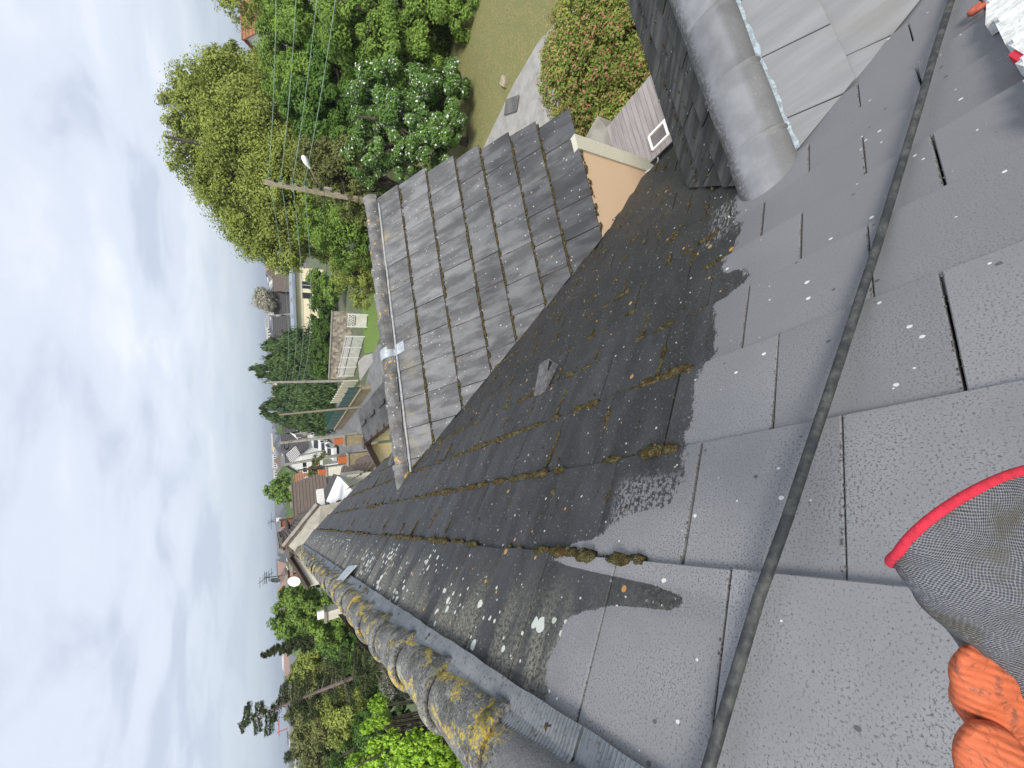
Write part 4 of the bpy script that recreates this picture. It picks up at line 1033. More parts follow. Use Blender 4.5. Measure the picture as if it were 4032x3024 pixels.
def drooping(name, label, tops, base_x, D, mat, n, lf, group=None):
    """drooping conifer: spires with hanging sprays"""
    P0 = at(*tops[0][:2], D=D); gz = terrain_z(P0[0], P0[1]); cxy = np.mean([at(t_[0], t_[1], D=D)[:2] for t_ in tops], 0)
    T = thing(name, (cxy[0], cxy[1], gz), label, 'tree', group); Cs, Ns = [], []
    tot = sum(t_[2] for t_ in tops); tm = MB()
    for (x_, y_, wpx) in tops:
        tip = at(x_, y_, D=D); h = tip[2]-gz; w = wpx*D/FPX; m = int(n*wpx/tot)
        k = 150; zz = npr.uniform(0, 1, k)**.8; an = npr.uniform(0, 2*math.pi, k); rr_ = w*(.10+1.15*zz**.6)*npr.uniform(.35, 1.1, k)
        cc = np.stack([tip[0]+rr_*np.cos(an), tip[1]+rr_*np.sin(an), tip[2]-zz*h*.93], 1)
        idx = npr.integers(0, k, m); off = npr.normal(0, 1, (m, 3))*np.array([.09, .09, .16])*w*1.6*(.25+zz[idx])[:, None]
        off[:, 2] -= np.abs(off[:, 0]+off[:, 1])*.5
        Cs.append(cc[idx]+off); o_ = np.stack([np.cos(an[idx]), np.sin(an[idx]), np.full(m, .4)], 1); Ns.append(o_+npr.normal(0, .5, (m, 3)))
        tm.tube([(tip[0], tip[1], gz), (tip[0], tip[1], tip[2]-.1)], [.02*h, .02], 6)
    C = np.concatenate(Cs); keep = C[:, 2] > gz
    leaf_mesh('crown', C[keep], np.concatenate(Ns)[keep], npr.uniform(.7, 1.4, keep.sum())*lf, mat, 1.5, np.array([0, 0, -1.]), T); tm.build('trunk', M_BARK, T); return T
drooping('cypress', 'large dark drooping conifer with several spires behind the white fence', [(1035, 1362, 75), (990, 1458, 80), (1050, 1420, 85), (1085, 1540, 95), (1022, 1612, 75), (1055, 1645, 60), (1180, 1400, 70), (1165, 1510, 95), (1130, 1670, 50)], 1290, 56, L_CONI, 60000, .17)
# left of the main ridge
tree('tree', 'round bright green tree just left of the chimney with the dish', [(1190, 2370, 75), (1130, 2420, 60), (1230, 2430, 80), (1110, 2470, 40), (1180, 2480, 70), (1250, 2350, 60), (1150, 2350, 50), (1240, 2500, 60)], 34, L_GREEN, 34000, .12, cl=.26, fill=.3)
tree('tree', 'small round green tree behind the neighbouring roofs', [(1090, 1925, 42), (1110, 1900, 34), (1115, 1950, 36), (1140, 1935, 40)], 75, L_GREEN, 9000, .22, cl=.28, fill=.3)
def spruce(name, label, tip, base, D0, D1, mat, nbr, n, L0, L1, bare=0.0, lf=.1, tilt=0, r=.12):
    A_ = at(*tip, D=D0); B_ = at(*base, D=D1); gz = terrain_z(B_[0], B_[1])
    dd_ = (B_-A_); Bg = A_+dd_*((A_[2]-gz)/(A_[2]-B_[2])); T = thing(name, tuple(Bg), label, 'tree')
    tm = MB(); tm.tube([Bg, (A_+Bg)/2, A_], [r, r*.7, .02], 8); Cs, Ns = [], []; H = np.linalg.norm(A_-Bg)
    for i in range(nbr):
        q = (i+.5)/nbr; zc = A_+(Bg-A_)*(q*(1-bare)); L = (L0+(L1-L0)*q)*rnd.uniform(.7, 1.15); a = rnd.uniform(0, 2*math.pi)
        e_ = zc+np.array([math.cos(a)*L, math.sin(a)*L, L*rnd.uniform(-.25, .12)]); md = (zc+e_)/2+np.array([0, 0, -.05*L])
        tm.tube([zc, md, e_], [r*.22, r*.14, r*.05], 4, cap=False)
        m_ = max(10, int(n/nbr*L/((L0+L1)/2))); t_ = npr.uniform(.15, 1, (m_, 1)); P_ = zc*(1-t_)+e_*t_
        side = np.array([-math.sin(a), math.cos(a), 0]); P_ = P_+side*npr.normal(0, .16*L, (m_, 1))*(1.15-t_)+np.array([0, 0, 1])*(-np.abs(npr.normal(0, .13*L, (m_, 1)))); Cs.append(P_); Ns.append(npr.normal(0, 1, (m_, 3))+np.array([0, 0, 1]))
    C = np.concatenate(Cs); leaf_mesh('crown', C, np.concatenate(Ns), npr.uniform(.6, 1.3, len(C))*lf, mat, 1.8, None, T); tm.build('trunk', M_GBARK, T); return T
spruce('spruce', 'narrow dark spruce spire beside the round bright green tree', (1026, 2580), (1270, 2510), 30, 30, L_SPRU, 260, 42000, .25, 1.6, 0, .075)
spruce('spruce', 'tall thin spruce with sparse upper branches and long bare trunk', (935, 2850), (1478, 2632), 17, 15.0, L_SPRU, 95, 52000, .55, 1.8, .25, .026, r=.13)
BG = 'thicket trees left of the main ridge'
for lab, balls, D, mat, n, lf in [
    ('yellow-green tree behind the thin spruce trunk, nearest the city view', [(1190, 2640, 60), (1230, 2560, 60), (1240, 2700, 60), (1220, 2620, 50)], 40, L_OLIVE, 12000, .14),
    ('tangled olive tree crossed by the bare spruce trunk', [(1200, 2760, 70), (1260, 2840, 80), (1240, 2750, 80), (1300, 2700, 90), (1200, 2860, 50)], 30, L_BRN, 22000, .12),
    ('brownish tree in front of the white apartment block', [(1220, 2930, 70), (1270, 2990, 80), (1240, 3040, 70), (1200, 2880, 50)], 44, L_BRN, 14000, .17),
    ('yellow-green bush under the brownish tree, left of the spruce trunk', [(1360, 2830, 80), (1400, 2900, 70), (1330, 2780, 60), (1390, 2790, 60)], 24, L_OLIVE, 18000, .10),
    ('dark green bush beside the old shed roof at the left edge', [(1450, 2990, 80), (1380, 3030, 80), (1460, 2900, 60), (1430, 2840, 50)], 22, L_MID, 16000, .09),
    ('dark bush behind the flat grey roof', [(1420, 2680, 60), (1380, 2620, 60), (1450, 2740, 50), (1340, 2560, 55), (1300, 2520, 50), (1360, 2520, 50)], 26, L_MID, 16000, .10),
    ('green bush behind the white roof chimney', [(1290, 2470, 60), (1330, 2500, 40), (1330, 2420, 40)], 24, L_GREEN, 9000, .09)]:
    tree('bush', lab, balls, D, mat, n, lf, 'bush', BG, cl=.3, fill=.2)
tree('bush', 'very dark rounded bush below the bright foliage, left of the ridge', [(1545, 2840, 70), (1590, 2870, 60), (1560, 2790, 40)], 12, leaf_mat('leaf_dark', (.03, .05, .02), (.055, .08, .035)), 16000, .04, 'bush', cl=.2, fill=.6, tr=0)
tree('golden_cypress', 'bright yellow-green conifer sprays close to the ridge at the lower left', [(1490, 2770, 32), (1500, 2835, 32), (1540, 2900, 28), (1450, 2860, 25), (1480, 2930, 30), (1400, 3000, 30), (1550, 3000, 80), (1660, 2990, 90), (1740, 3020, 90), (1620, 2930, 50), (1690, 2930, 45), (1800, 3060, 80), (1470, 3000, 40)], 9.0, L_BRIGHT, 34000, .028, 'tree', cl=.10, fill=.15, cn=200, sq=(1, 1, 1.4), tr=.08, elong=1.3, axis=np.array([.2, .1, 1.0]))

# ================================================================== POLES, LAMP, WIRES
def taper(m, b, t_, rb, rt_, n=4):
    m.tube([b, t_], [rb, rt_], n)
pt = at(1041, 716, D=16.6); lp = thing('street_lamp', (pt[0], pt[1], 0), 'tall square concrete post with white lamp on a short arm, behind the wing ridge', 'street lamp')
pm = MB(); pm.tube([(pt[0], pt[1], 0), (pt[0], pt[1], pt[2])], [.21, .135], 4); post = pm.build('post', simple('weathered_concrete_post', (.40, .35, .25), (.25, .215, .155), 7, .9, .5, .01, stretch=(2, 2, .4)), lp)
hole = MB()
for k in range(7): hole.box((pt[0]-.0, pt[1]-.125-.004*k, pt[2]-.4-.42*k), (.05, .03, .14))
hole.build('slot', M_DECK, post)
a0 = at(1263, 740, D=16.4); a1 = at(1222, 664, D=15.9); h1 = at(1193, 610, D=15.6)
MB().tube([a0, (a0+a1)/2+np.array([0, 0, .02]), a1], .03, 6).build('arm', M_WOODP, lp, True)
hd = MB(); dv = h1-a1; L = np.linalg.norm(dv); dv /= L; secs = []
sx = np.cross(dv, [0, 0, 1]); sx /= np.linalg.norm(sx); sz = np.cross(sx, dv)
for q, w_, th_ in ((0, .035, .035), (.12, .06, .05), (.3, .11, .085), (.55, .17, .11), (.8, .17, .10), (.97, .10, .06), (1.0, .02, .02)): secs.append((a1+dv*L*q+sz*(.02 if q > .2 else 0), sx*w_, sz*th_))
V, F = loft(secs, 14); hd.add(V, F); hd.build('lamp_head', M_WHITE, lp, True)
ins = []
for k, (x_, y_) in enumerate([(1058, 690), (1106, 703), (1152, 712), (1199, 722)]):
    c = at(x_, y_, D=16.5); ins.append(c); MB().tube([c+np.array([0, 0, -.08]), c, c+np.array([0, 0, .06])], [.05, .06, .03], 8).build('insulator', M_GREENF, lp)
MB().box(at(1291, 744, D=16.4), (.10, .1, .28)).build('junction_box', M_CONC, lp)
def wire(label, a, b, sag, mat, r=.012, group='overhead power lines'):
    m = MB(); a = np.array(a); b = np.array(b); n = 20
    m.tube([a+(b-a)*(k/n)-np.array([0, 0, sag*4*(k/n)*(1-k/n)]) for k in range(n+1)], r, 5); return tag(m.build('power_line', mat, None, True), label, 'wire', group)
ordn = ['topmost', 'second', 'third', 'lowest']
for k, (x_, y_) in enumerate([(1087, -10), (1166, -10), (1248, -10), (1322, -10)]):
    wire(ordn[k]+' pale wire running right from the concrete lamp post', ins[k], at(x_, y_, D=13.2), .05, M_WIRE, .011)
c0 = at(1275, 742, D=16.5); wire('thin black cable running right from the lamp post', c0, at(1467, -10, D=13.0), .25, M_BLACK, .011, 'service cables')
p2 = at(1051, 1506, D=49); pg = 'poles along the street'
def pole(label, top, bot, D, r0_, r1_, mat, name='utility_pole', g=pg, n=8):
    T_ = at(*top, D=D); B_ = at(*bot, D=D); T = thing(name, (B_[0], B_[1], 0), label, 'pole', g)
    MB().tube([(B_[0], B_[1], 0), T_], [r0_, r1_], n).build('shaft', mat, T); return T, T_
P2, T2 = pole('pale square post beside the left end of the white fence', (1051, 1506), (1380, 1499), 50, .16, .12, M_CONC, n=4)
P3, T3 = pole('brown wooden pole in front of the drooping conifer', (1101, 1633), (1450, 1600), 41, .13, .09, M_WOODP)
P4, T4 = pole('slotted concrete pole with cable bundle above the parked cars', (1104, 1744), (1355, 1713), 43, .20, .13, M_CONC, n=4)
P5, T5 = pole('concrete pole between the chimneys, nearest the palm', (1117, 1830), (1290, 1795), 47, .20, .14, M_CONC, n=4)
P6, T6 = pole('short red-brown pole in front of the small palm', (1172, 1852), (1300, 1835), 42, .11, .08, M_BRN)
P7, T7 = pole('thin dark pole left of the parked white cars', (1175, 1795), (1290, 1768), 60, .10, .08, M_WOODP)
for k, (x_, y_) in enumerate([(1122, 1506), (1146, 1506), (1168, 1506), (1189, 1506)]):
    wire(ordn[k]+' pale wire running left from the lamp post to the pale square post', ins[k], at(x_, y_, D=50), .55, M_WIRE, .014)
    wire(ordn[k]+' pale wire between the square post and the wooden pole', at(x_, y_, D=50), at(1103+17*k, 1626, D=41), .2, M_WIRE, .014)
    wire(ordn[k]+' wire between the wooden pole and the slotted pole', at(1103+17*k, 1626, D=41), at(1118+9*k, 1744, D=43), .3, M_BLACK, .014)
wire('black cable from the lamp post towards the square post', c0, at(1200, 1508, D=50), .9, M_BLACK, .012, 'service cables')
cb = MB()
for q in range(4): cb.tube([T4+np.array([.5*math.cos(a)*(.7+.1*q)-.3, 0, -.55+.22*math.sin(a)]) for a in np.linspace(0, 6.28, 18)], .03, 5)
tag(cb.build('cable_coil', M_BLACK, None, True), 'coiled black cable bundle hung near the top of the slotted pole', 'cable')

# ================================================================== STREET FENCES AND WALL
def white_panel(label, A_, B_, h, npan):
    A_, B_ = np.array(A_), np.array(B_); u = B_-A_; L = np.linalg.norm(u[:2]); rz = math.atan2(u[1], u[0]); T = thing('lattice_fence', tuple(A_), label, 'fence', 'white lattice fence panels'); s_ = L/npan
    for k in range(npan+1):
        p = A_+u*(k/npan); MB().box((p[0], p[1], p[2]+h/2), (.09, .09, h), rz).build('post', M_WHITE, T)
    for k in range(npan):
        c = A_+u*((k+.5)/npan); m = MB().box((c[0], c[1], c[2]+h*.33), (s_-.12, .03, h*.56), rz)
        m.box((c[0], c[1], c[2]+h*.96), (s_-.1, .06, .07), rz); m.box((c[0], c[1], c[2]+h*.66), (s_-.1, .06, .06), rz)
        pn = m.build('panel', simple('fence_white_infill', (.78, .77, .70), (.62, .62, .56), 2, .7) if k == 0 else bpy.data.materials['fence_white_infill'], T)
        l = MB(); q = int(s_/.22)
        for j in range(q):
            cc = A_+u*((k+(j+.5)/q)/npan)
            for sg in (-1, 1): l.box((cc[0], cc[1], cc[2]+h*.81), (.035, .03, h*.28), M=np.array([[math.cos(rz), -math.sin(rz), 0], [math.sin(rz), math.cos(rz), 0], [0, 0, 1]]) @ np.array([[math.cos(sg*.7), 0, math.sin(sg*.7)], [0, 1, 0], [-math.sin(sg*.7), 0, math.cos(sg*.7)]]))
        l.build('lattice', M_WHITE, T)
        d_ = MB().box((c[0], c[1]-.03, c[2]+h*.62), (s_-.3, .02, .07), rz).build('gap_strip', M_BRN, T)
g0 = at(1437, 1326, z=.03); g1 = at(1395, 1480, z=.03); white_panel('long white lattice fence along the green lawn', g0, g1, 1.75, 4)
g0 = at(1450, 1240, z=.03); g1 = at(1446, 1288, z=.03); white_panel('short white lattice gate panel right of the long fence', g0, g1, 1.75, 1)
# stone terrace behind
a_, b_ = at(1370, 1215, z=1.0), at(1350, 1490, z=1.0); a_[2] = b_[2] = 0
def wall_between(name, label, A_, B_, h, th, mat, cap=None, cat='wall'):
    A_, B_ = np.array(A_, float), np.array(B_, float); u = B_-A_; L = np.linalg.norm(u[:2]); rz = math.atan2(u[1], u[0]); c = (A_+B_)/2; T = thing(name, (c[0], c[1], 0), label, cat)
    MB().box((c[0], c[1], h/2), (L, th, h), rz).build('wall_body', mat, T)
    if cap: MB().box((c[0], c[1], h+.04), (L+.1, th+.12, .08), rz).build('coping', cap, T)
    return T
M_RUB = NT('rubble_stone'); 
def _rub(t):
    P = t.geo.outputs['Position']; d, c = t.voro(P, 3.2); return t.bsdf(t.mix(t.sep(c)[0], (.20, .175, .14), (.50, .44, .36)), .95, d, .8, .05)
M_RUB = _rub(M_RUB)
wall_between('terrace_wall', 'rubble stone terrace wall behind the white lattice fence', (a_[0]+1, a_[1]+3), (b_[0]+1, b_[1]+3), 2.0, .4, M_RUB, M_CONC)
w0 = at(1462, 1525, z=.02); w1 = at(1345, 1686, z=.02)
M_OCHRE = simple('ochre_rubble', (.36, .30, .19), (.26, .215, .14), 5, .95, .8, .03)
LW = wall_between('street_wall', 'low ochre stone wall under the green panel fence', w0, w1, .9, .35, M_OCHRE, M_OCHRE)
def panel_fence(label, A_, B_, z0, z1, n, mat_p, mat_s, g=None):
    A_, B_ = np.array(A_), np.array(B_); u = B_-A_; rz = math.atan2(u[1], u[0]); T = thing('panel_fence', (A_[0], A_[1], 0), label, 'fence', g); L = np.linalg.norm(u[:2])/n
    for k in range(n+1): p = A_+u*(k/n); MB().box((p[0], p[1], (z0+z1)/2+.04), (.10, .10, z1-z0+.08), rz).build('post', mat_p, T)
    for k in range(n): p = A_+u*((k+.5)/n); MB().box((p[0], p[1], (z0+z1)/2), (L-.1, .04, z1-z0), rz).build('panel', mat_s, T)
M_GSCR = simple('green_screen', (.10, .17, .145), (.075, .135, .115), 4, .7)
panel_fence('dark green panel fence standing on the ochre street wall', w0, w1, .95, 1.95, 11, M_GREENF, M_GSCR)
q0 = at(1330, 1690, z=.02); q1 = at(1262, 1664, z=.02); panel_fence('solid dark green gate across the end of the green fence', w1, np.array([w1[0]+2.6, w1[1]+1.0, 0]), .02, 1.7, 2, M_GREENF, M_GREENF)
y0_ = at(1372, 1500, z=1.2); y1_ = at(1318, 1585, z=1.2); panel_fence('pale cream picket fence behind the green fence', (y0_[0], y0_[1], 0), (y1_[0], y1_[1], 0), .3, 1.6, 9, M_PALE, M_CREAM)
# paving behind the green fence
sheet('parking_court', [tuple(at(1330, 1560, z=0)[:2]), tuple(at(1270, 1600, z=0)[:2]), tuple(at(1262, 1690, z=0)[:2]), tuple(at(1335, 1688, z=0)[:2]), tuple(at(1400, 1530, z=0)[:2])], .024, M_ASPH)

# ================================================================== CARS
def car(label, x_, y_, rz, body, kind='car', name='parked_car', D=None, s_=1.0, z=0.0):
    c = at(x_, y_, z=.6); T = thing(name, (c[0], c[1], 0), label, kind, 'cars parked by the street'); Rz = np.array([[math.cos(rz), -math.sin(rz), 0], [math.sin(rz), math.cos(rz), 0], [0, 0, 1]])
    van = kind == 'van'; L, Wd, H = (4.9, 1.95, 1.95) if van else (4.2, 1.75, 1.45)
    prof = [(-.5, .25), (-.5, .55), (-.47, .62), (-.30, .66), (-.18, .97), (.28, 1.0), (.44, .68), (.5, .62), (.5, .25)] if not van else [(-.5, .2), (-.5, .5), (-.36, .58), (-.24, .95), (.48, 1.0), (.5, .9), (.5, .2)]
    def ext(pf, w, zf=1.0, off=0):
        V = [];
        for sgn in (-1, 1):
            for (px_, pz) in pf: V.append(np.array(c*np.array([1, 1, 0]))+Rz @ np.array([px_*L, sgn*w/2*(1 if pz < .6 else .86), pz*H]))
        n = len(pf); return V, [tuple(range(n-1, -1, -1)), tuple(range(n, 2*n))]+[(i, (i+1) % n, (i+1) % n+n, i+n) for i in range(n)]
    V, F = ext(prof, Wd); m = MB(); m.add(V, F); m.build('body', body, T)
    gp_ = [(-.27, .67), (-.17, .93), (.26, .95), (.40, .69)] if not van else [(-.34, .62), (-.25, .90), (-.05, .92), (-.05, .62)]
    V, F = ext(gp_, Wd*1.02); m = MB(); m.add(V, F); m.build('side_glass', M_GLASS, T)
    for (a, b) in (((-.295, .67), (-.185, .95)), ((.435, .70), (.285, .975))):
        if van and a[0] > 0: continue
        if van: a, b = (-.365, .60), (-.25, .92)
        V = [np.array(c*np.array([1, 1, 0]))+Rz @ np.array([p_[0]*L-(.03 if a[0] < 0 else -.03), sg*Wd*.40, p_[1]*H+.02]) for p_ in (a, b) for sg in (-1, 1)]
        m = MB(); m.add([V[0], V[1], V[3], V[2]], [(0, 1, 2, 3)]); m.build('windscreen', M_GLASS, T)
    for wx in (-.32, .32):
        for sg in (-1, 1):
            o_ = c*np.array([1, 1, 0])+Rz @ np.array([wx*L, sg*Wd*.46, .32]); m = MB(); m.tube([o_-Rz @ np.array([0, .11, 0]), o_+Rz @ np.array([0, .11, 0])], .32, 14); wh = m.build('wheel', M_BLACK, T)
            m = MB(); m.tube([o_-Rz @ np.array([0, .118, 0]), o_+Rz @ np.array([0, .118, 0])], .18, 10); m.build('rim', M_CONC, wh)
    for sg in (-1, 1):
        o_ = c*np.array([1, 1, 0])+Rz @ np.array([-.495*L, sg*Wd*.36, .52*H]); MB().box(o_, (.08, .28, .14), rz).build('headlight', M_WHITE, T)
M_CW = simple('car_white', (.75, .75, .75), (.7, .7, .7), 1, .3, 0); M_CD = simple('car_dark', (.02, .025, .05), None, 1, .25, 0); M_CG = simple('car_blue_grey', (.28, .33, .42), None, 1, .3, 0)
car('white van parked furthest, behind the other white cars', 1262, 1733, 1.0, M_CW, 'van')
car('white hatchback parked in the middle of three white vehicles', 1285, 1757, 1.3, M_CW)
car('white car nearest the orange chimney pot', 1310, 1776, 1.2, M_CW)
car('dark blue car parked in front of the cream house by the green gate', 1258, 1703, 1.6, M_CD)
car('pale blue-grey car behind the dark blue car', 1245, 1697, 1.6, M_CG)
# ================================================================== NEIGHBOURING BUILDINGS
def win(parent, c, w, h, nrm, bars=1, frame=None):
    """framed window lying on a wall; nrm = outward horizontal direction"""
    nrm = np.array([nrm[0], nrm[1], 0.]); nrm /= np.linalg.norm(nrm); u = np.array([-nrm[1], nrm[0], 0]); up = np.array([0, 0, 1.]); M = np.array([u, nrm, up]).T
    c = np.array(c, float); f = MB()
    for sg in (-1, 1):
        f.box(c+u*sg*w/2+nrm*.03, (.08, .10, h+.08), M=M); f.box(c+up*sg*h/2+nrm*.03, (w-.08, .10, .08), M=M)
    for b in range(bars): f.box(c+u*(-w/2+w*(b+1)/(bars+1))+nrm*.03, (.06, .08, h-.08), M=M)
    o = f.build('window', frame or M_WHITE, parent); MB().box(c+nrm*.012, (w-.08, .03, h-.08), M=M).build('pane', M_GLASS, o); return o
def gable_house(label, R1, R2, hw, eave_drop, wall, roof, cat='house', group='houses across the street', wins=(), chim=(), over=.25, name='far_house', trim=True):
    """ridge from R1 to R2 (3D), half width hw, eaves eave_drop below the ridge"""
    R1, R2 = np.array(R1, float), np.array(R2, float); zr = (R1[2]+R2[2])/2; R1[2] = R2[2] = zr
    u = R2-R1; L = np.linalg.norm(u); u /= L; w = np.array([-u[1], u[0], 0]); c = (R1+R2)/2; gz = terrain_z(c[0], c[1])
    if (EYE-c)@w < 0: w = -w
    T = thing(name, (c[0], c[1], gz), label, cat, group); M = np.array([u, w, [0, 0, 1]]).T; ze = zr-eave_drop
    b = MB().box((c[0], c[1], (gz-1+ze)/2), (L-.4, hw*2-.3, ze-gz+1), M=M)
    for e_ in (R1+u*.2, R2-u*.2): b.poly([e_+w*(hw-.15)-[0, 0, eave_drop], e_-w*(hw-.15)-[0, 0, eave_drop], e_-[0, 0, .12]])
    b.build('wall', wall, T)
    for sg in (1, -1):
        e_ = w*sg*(hw+over)-np.array([0, 0, eave_drop*(hw+over)/hw]); m = MB(); m.slab([R1-u*.15, R2+u*.15, R2+u*.15+e_, R1-u*.15+e_], .12)
        nrow = 10
        ro = m.build('roof', roof, T); ll = MB()
        nn = np.cross(u, e_); nn = nn/np.linalg.norm(nn); nn = nn if nn[2] > 0 else -nn
        for k in range(1, nrow): ll.box((R1+R2)/2+e_*(k/nrow)+nn*.02, (L+.28, .10, .03), M=np.array([u, e_/np.linalg.norm(e_), nn]).T)
        ll.build('tile_courses', roof, ro)
        if trim: MB().tube([R1-u*.15+e_*1.01, R2+u*.15+e_*1.01], .07, 6).build('gutter', M_GUT, ro)
    rc = MB(); rc.tube([R1-u*.15, R2+u*.15], .10, 6); rc.build('ridge_line', roof, T)
    for (a, side, z_, ww_, hh_) in wins:
        if side == 'f': win(T, c+u*a+w*(hw-.15)+np.array([0, 0, z_-zr]), ww_, hh_, w)
        elif side == '1': win(T, R1+u*.2+w*a+np.array([0, 0, z_-zr]), ww_, hh_, -u)
        else: win(T, R2-u*.2+w*a+np.array([0, 0, z_-zr]), ww_, hh_, u)
    for (a, off, h_, mt, pot) in chim:
        p = c+u*a+w*off; ch = MB().box((p[0], p[1], zr+h_/2-.8), (.7, .5, h_+1.6), M=M).build('chimney', mt, T)
        if pot: MB().box((p[0], p[1], zr+h_+.12), (.5, .32, .3), M=M).build('pot', M_POT, ch)
    return T
def pslab(name, P_, th, mat, parent): return MB().slab(P_, th).build(name, mat, parent)
def prism_down(P_, z, ztop=None):
    m = MB(); k = len(P_); V = [tuple(p) for p in P_]+[(p[0], p[1], z) for p in P_]
    m.add(V, [tuple(range(k)), tuple(range(2*k-1, k-1, -1))]+[(i, i+k, (i+1) % k+k, (i+1) % k) for i in range(k)]); return m
# --- cream annex with brown fascia
AN = thing('annex', (5.5, 22, 0), 'cream walled annex with dark flat roof edged in brown metal fascia', 'building')
zf = 2.75
F0 = at(1700, 1535, z=zf); F1 = at(1443, 1744, z=zf); F2 = at(1478, 1812, z=zf)
k1 = at(1388, 1701, z=zf+.3); k0 = at(1530, 1500, z=zf+.3)
kd = (k1-k0)/np.linalg.norm(k1-k0); 
u1 = (F1-F0)/np.linalg.norm(F1-F0); F0 = F0-u1*2
wn_ = np.array([u1[1], -u1[0], 0]) # to the right (away from our house)
wdt = max(2.0, float((k1-F1)@wn_)); print('annex width', wdt, F0, F1, F2, k1)
G0 = F0+wn_*wdt; G1 = F1+wn_*wdt
prism_down([F0+wn_*.15, F1+wn_*.15-u1*.1, G1-wn_*.2-u1*.1, G0-wn_*.2], -.1).build('wall', M_CREAM, AN)
rf = pslab('roof', [F0+[0, 0, .12], F1+[0, 0, .12], G1+[0, 0, .35], G0+[0, 0, .35]], .12, simple('worn_bitumen', (.10, .10, .10), (.05, .05, .05), 1.3, .8, stretch=(1, .5, 1)), AN)
M3 = np.array([u1, wn_, [0, 0, 1]]).T; L1 = np.linalg.norm(F1-F0)
fa = MB().box((F0+F1)/2+np.array([0, 0, .0]), (L1, .16, .34), M=M3).build('fascia', M_BRN, AN)
for k in range(9): MB().box(F0+u1*L1*(k+.5)/9+[0, 0, .02], (.10, .22, .42), M=M3).build('bracket', M_BRN, fa)
for k in range(6): MB().box(F0+u1*L1*(k+.5)/6+wn_*(wdt*.55)+[0, 0, .34], (1.4, .25, .02), M=M3).build('patch', M_GREYROOF, rf)
MB().tube([F1+[0, 0, -.22], F1+[0, 0, .22]], .42, 6).build('hopper', M_BRN, AN)
u2 = (F2-F1); L2 = np.linalg.norm(u2); u2 /= L2; L2 += 3; M4 = np.array([u2, [-u2[1], u2[0], 0], [0, 0, 1]]).T
w2n = np.array([-u2[1], u2[0], 0]); w2n = w2n if w2n[1] > 0 else -w2n
MB().box(F1+u2*L2/2, (L2, .16, .34), M=M4).build('fascia', M_BRN, AN)
MB().box(F1+u2*L2/2+w2n*.2-[0, 0, 1.5], (L2, .1, 3.0), M=M4).build('wall', M_CREAM, AN)
MB().box((F0+F1)/2+wn_*.13-[0, 0, 1.5], (L1+.6, .1, 3.0), M=M3).build('wall', M_CREAM, AN)
m = MB(); m.tube([at(1471, 1760, z=1.9), at(1500, 1740, z=1.2), at(1522, 1700, z=.9)], .02, 5); m.build('cable', M_BLACK, AN)
# --- neighbour with brown tiled roof and chimneys
NB = thing('tiled_house', (4, 33, 0), 'neighbouring house with worn brown tiled roof between orange chimney pots and cream annex', 'house')
D1 = 30
pp = [(1478, 1816, 26), (1442, 1790, 29), (1345, 1838, 34), (1338, 1870, 34), (1392, 1935, 28)]
pts = [at(a, b, D=d) for a, b, d in pp]; pslab('roof', pts, .15, M_FT, NB)
c_ = np.mean(pts, 0)
rw = MB()
for i in range(9):
    q0, q1 = pts[0]*(1-i/9)+pts[2]*(i/9), pts[4]*(1-i/9)+pts[3]*(i/9); rw.tube([q0+[0, 0, .05], q1+[0, 0, .05]], .045, 4)
rw.build('tile_courses', M_FT, NB)
prism_down([p-np.array([0, 0, .2]) for p in pts], 0).build('wall', M_PALE, NB)
def chimney(label, x0, x1, y0, y1, D, mt, ptx, T=None, name='chimney_stack'):
    """stack seen between picture x0 (top) and x1 (bottom), y0..y1 wide; pot px box ptx"""
    t_ = at(x0, (y0+y1)/2, D=D); w = abs(y1-y0)*D/FPX; T = thing(name, (t_[0], t_[1], 0), label, 'chimney', 'chimneys beyond the main roof'); b_ = at(x1, (y0+y1)/2, D=D)
    MB().box((t_[0], t_[1], (t_[2]+b_[2])/2-.5), (w, .6, t_[2]-b_[2]+1), -YAW).build('stack', mt, T)
    MB().box((t_[0], t_[1], t_[2]+.04), (w+.14, .74, .10), -YAW).build('crown', M_CONC, T)
    if ptx:
        q = at(ptx, (y0+y1)/2, D=D); MB().box((t_[0], t_[1], (q[2]+t_[2])/2+.08), (w*.62, .36, q[2]-t_[2]), -YAW).build('pot', M_POT, T)
    return T
chimney('pale stone chimney with orange pot standing beside the annex corner', 1357, 1440, 1716, 1754, 31, M_OCHRE, 1316)
chimney('stone chimney with orange pot in the middle of the brown roof', 1370, 1440, 1786, 1830, 31, M_OCHRE, 1333)
chimney('cream chimney with orange pot furthest along, below the aerial', 1287, 1345, 1840, 1872, 36, M_PALE, 1257)
# white gable with dark roof strip
WG = thing('white_gable_house', (1, 24, 0), 'house with clean white gable wall and dark tiled verge just past the main roof', 'house')
D2 = 23
g_ = [at(1336, 1876, D=D2+2), at(1384, 1928, D=D2), at(1330, 2010, D=D2), at(1292, 1975, D=D2+2)]
pslab('gable_wall', g_, .2, M_WHITE, WG)
MB().tube([g_[0], g_[3]], .12, 6).build('verge_board', M_WHITE, WG)
r_ = [at(1332, 1870, D=D2+2), at(1290, 1972, D=D2+2), at(1305, 2010, D=D2+1), at(1272, 2016, D=D2+4), at(1243, 1990, D=D2+6), at(1312, 1866, D=D2+5)]
pslab('roof', r_, .15, M_FTG, WG)
prism_down([p-np.array([0, 0, .5]) for p in (g_[0], g_[3], r_[4], r_[5])], 0).build('wall', M_PALE, WG)
pslab('skylight', [at(1288, 1978, D=D2+1), at(1310, 1998, D=D2), at(1296, 2035, D=D2), at(1268, 2000, D=D2+1)], .1, M_GREYROOF, WG)
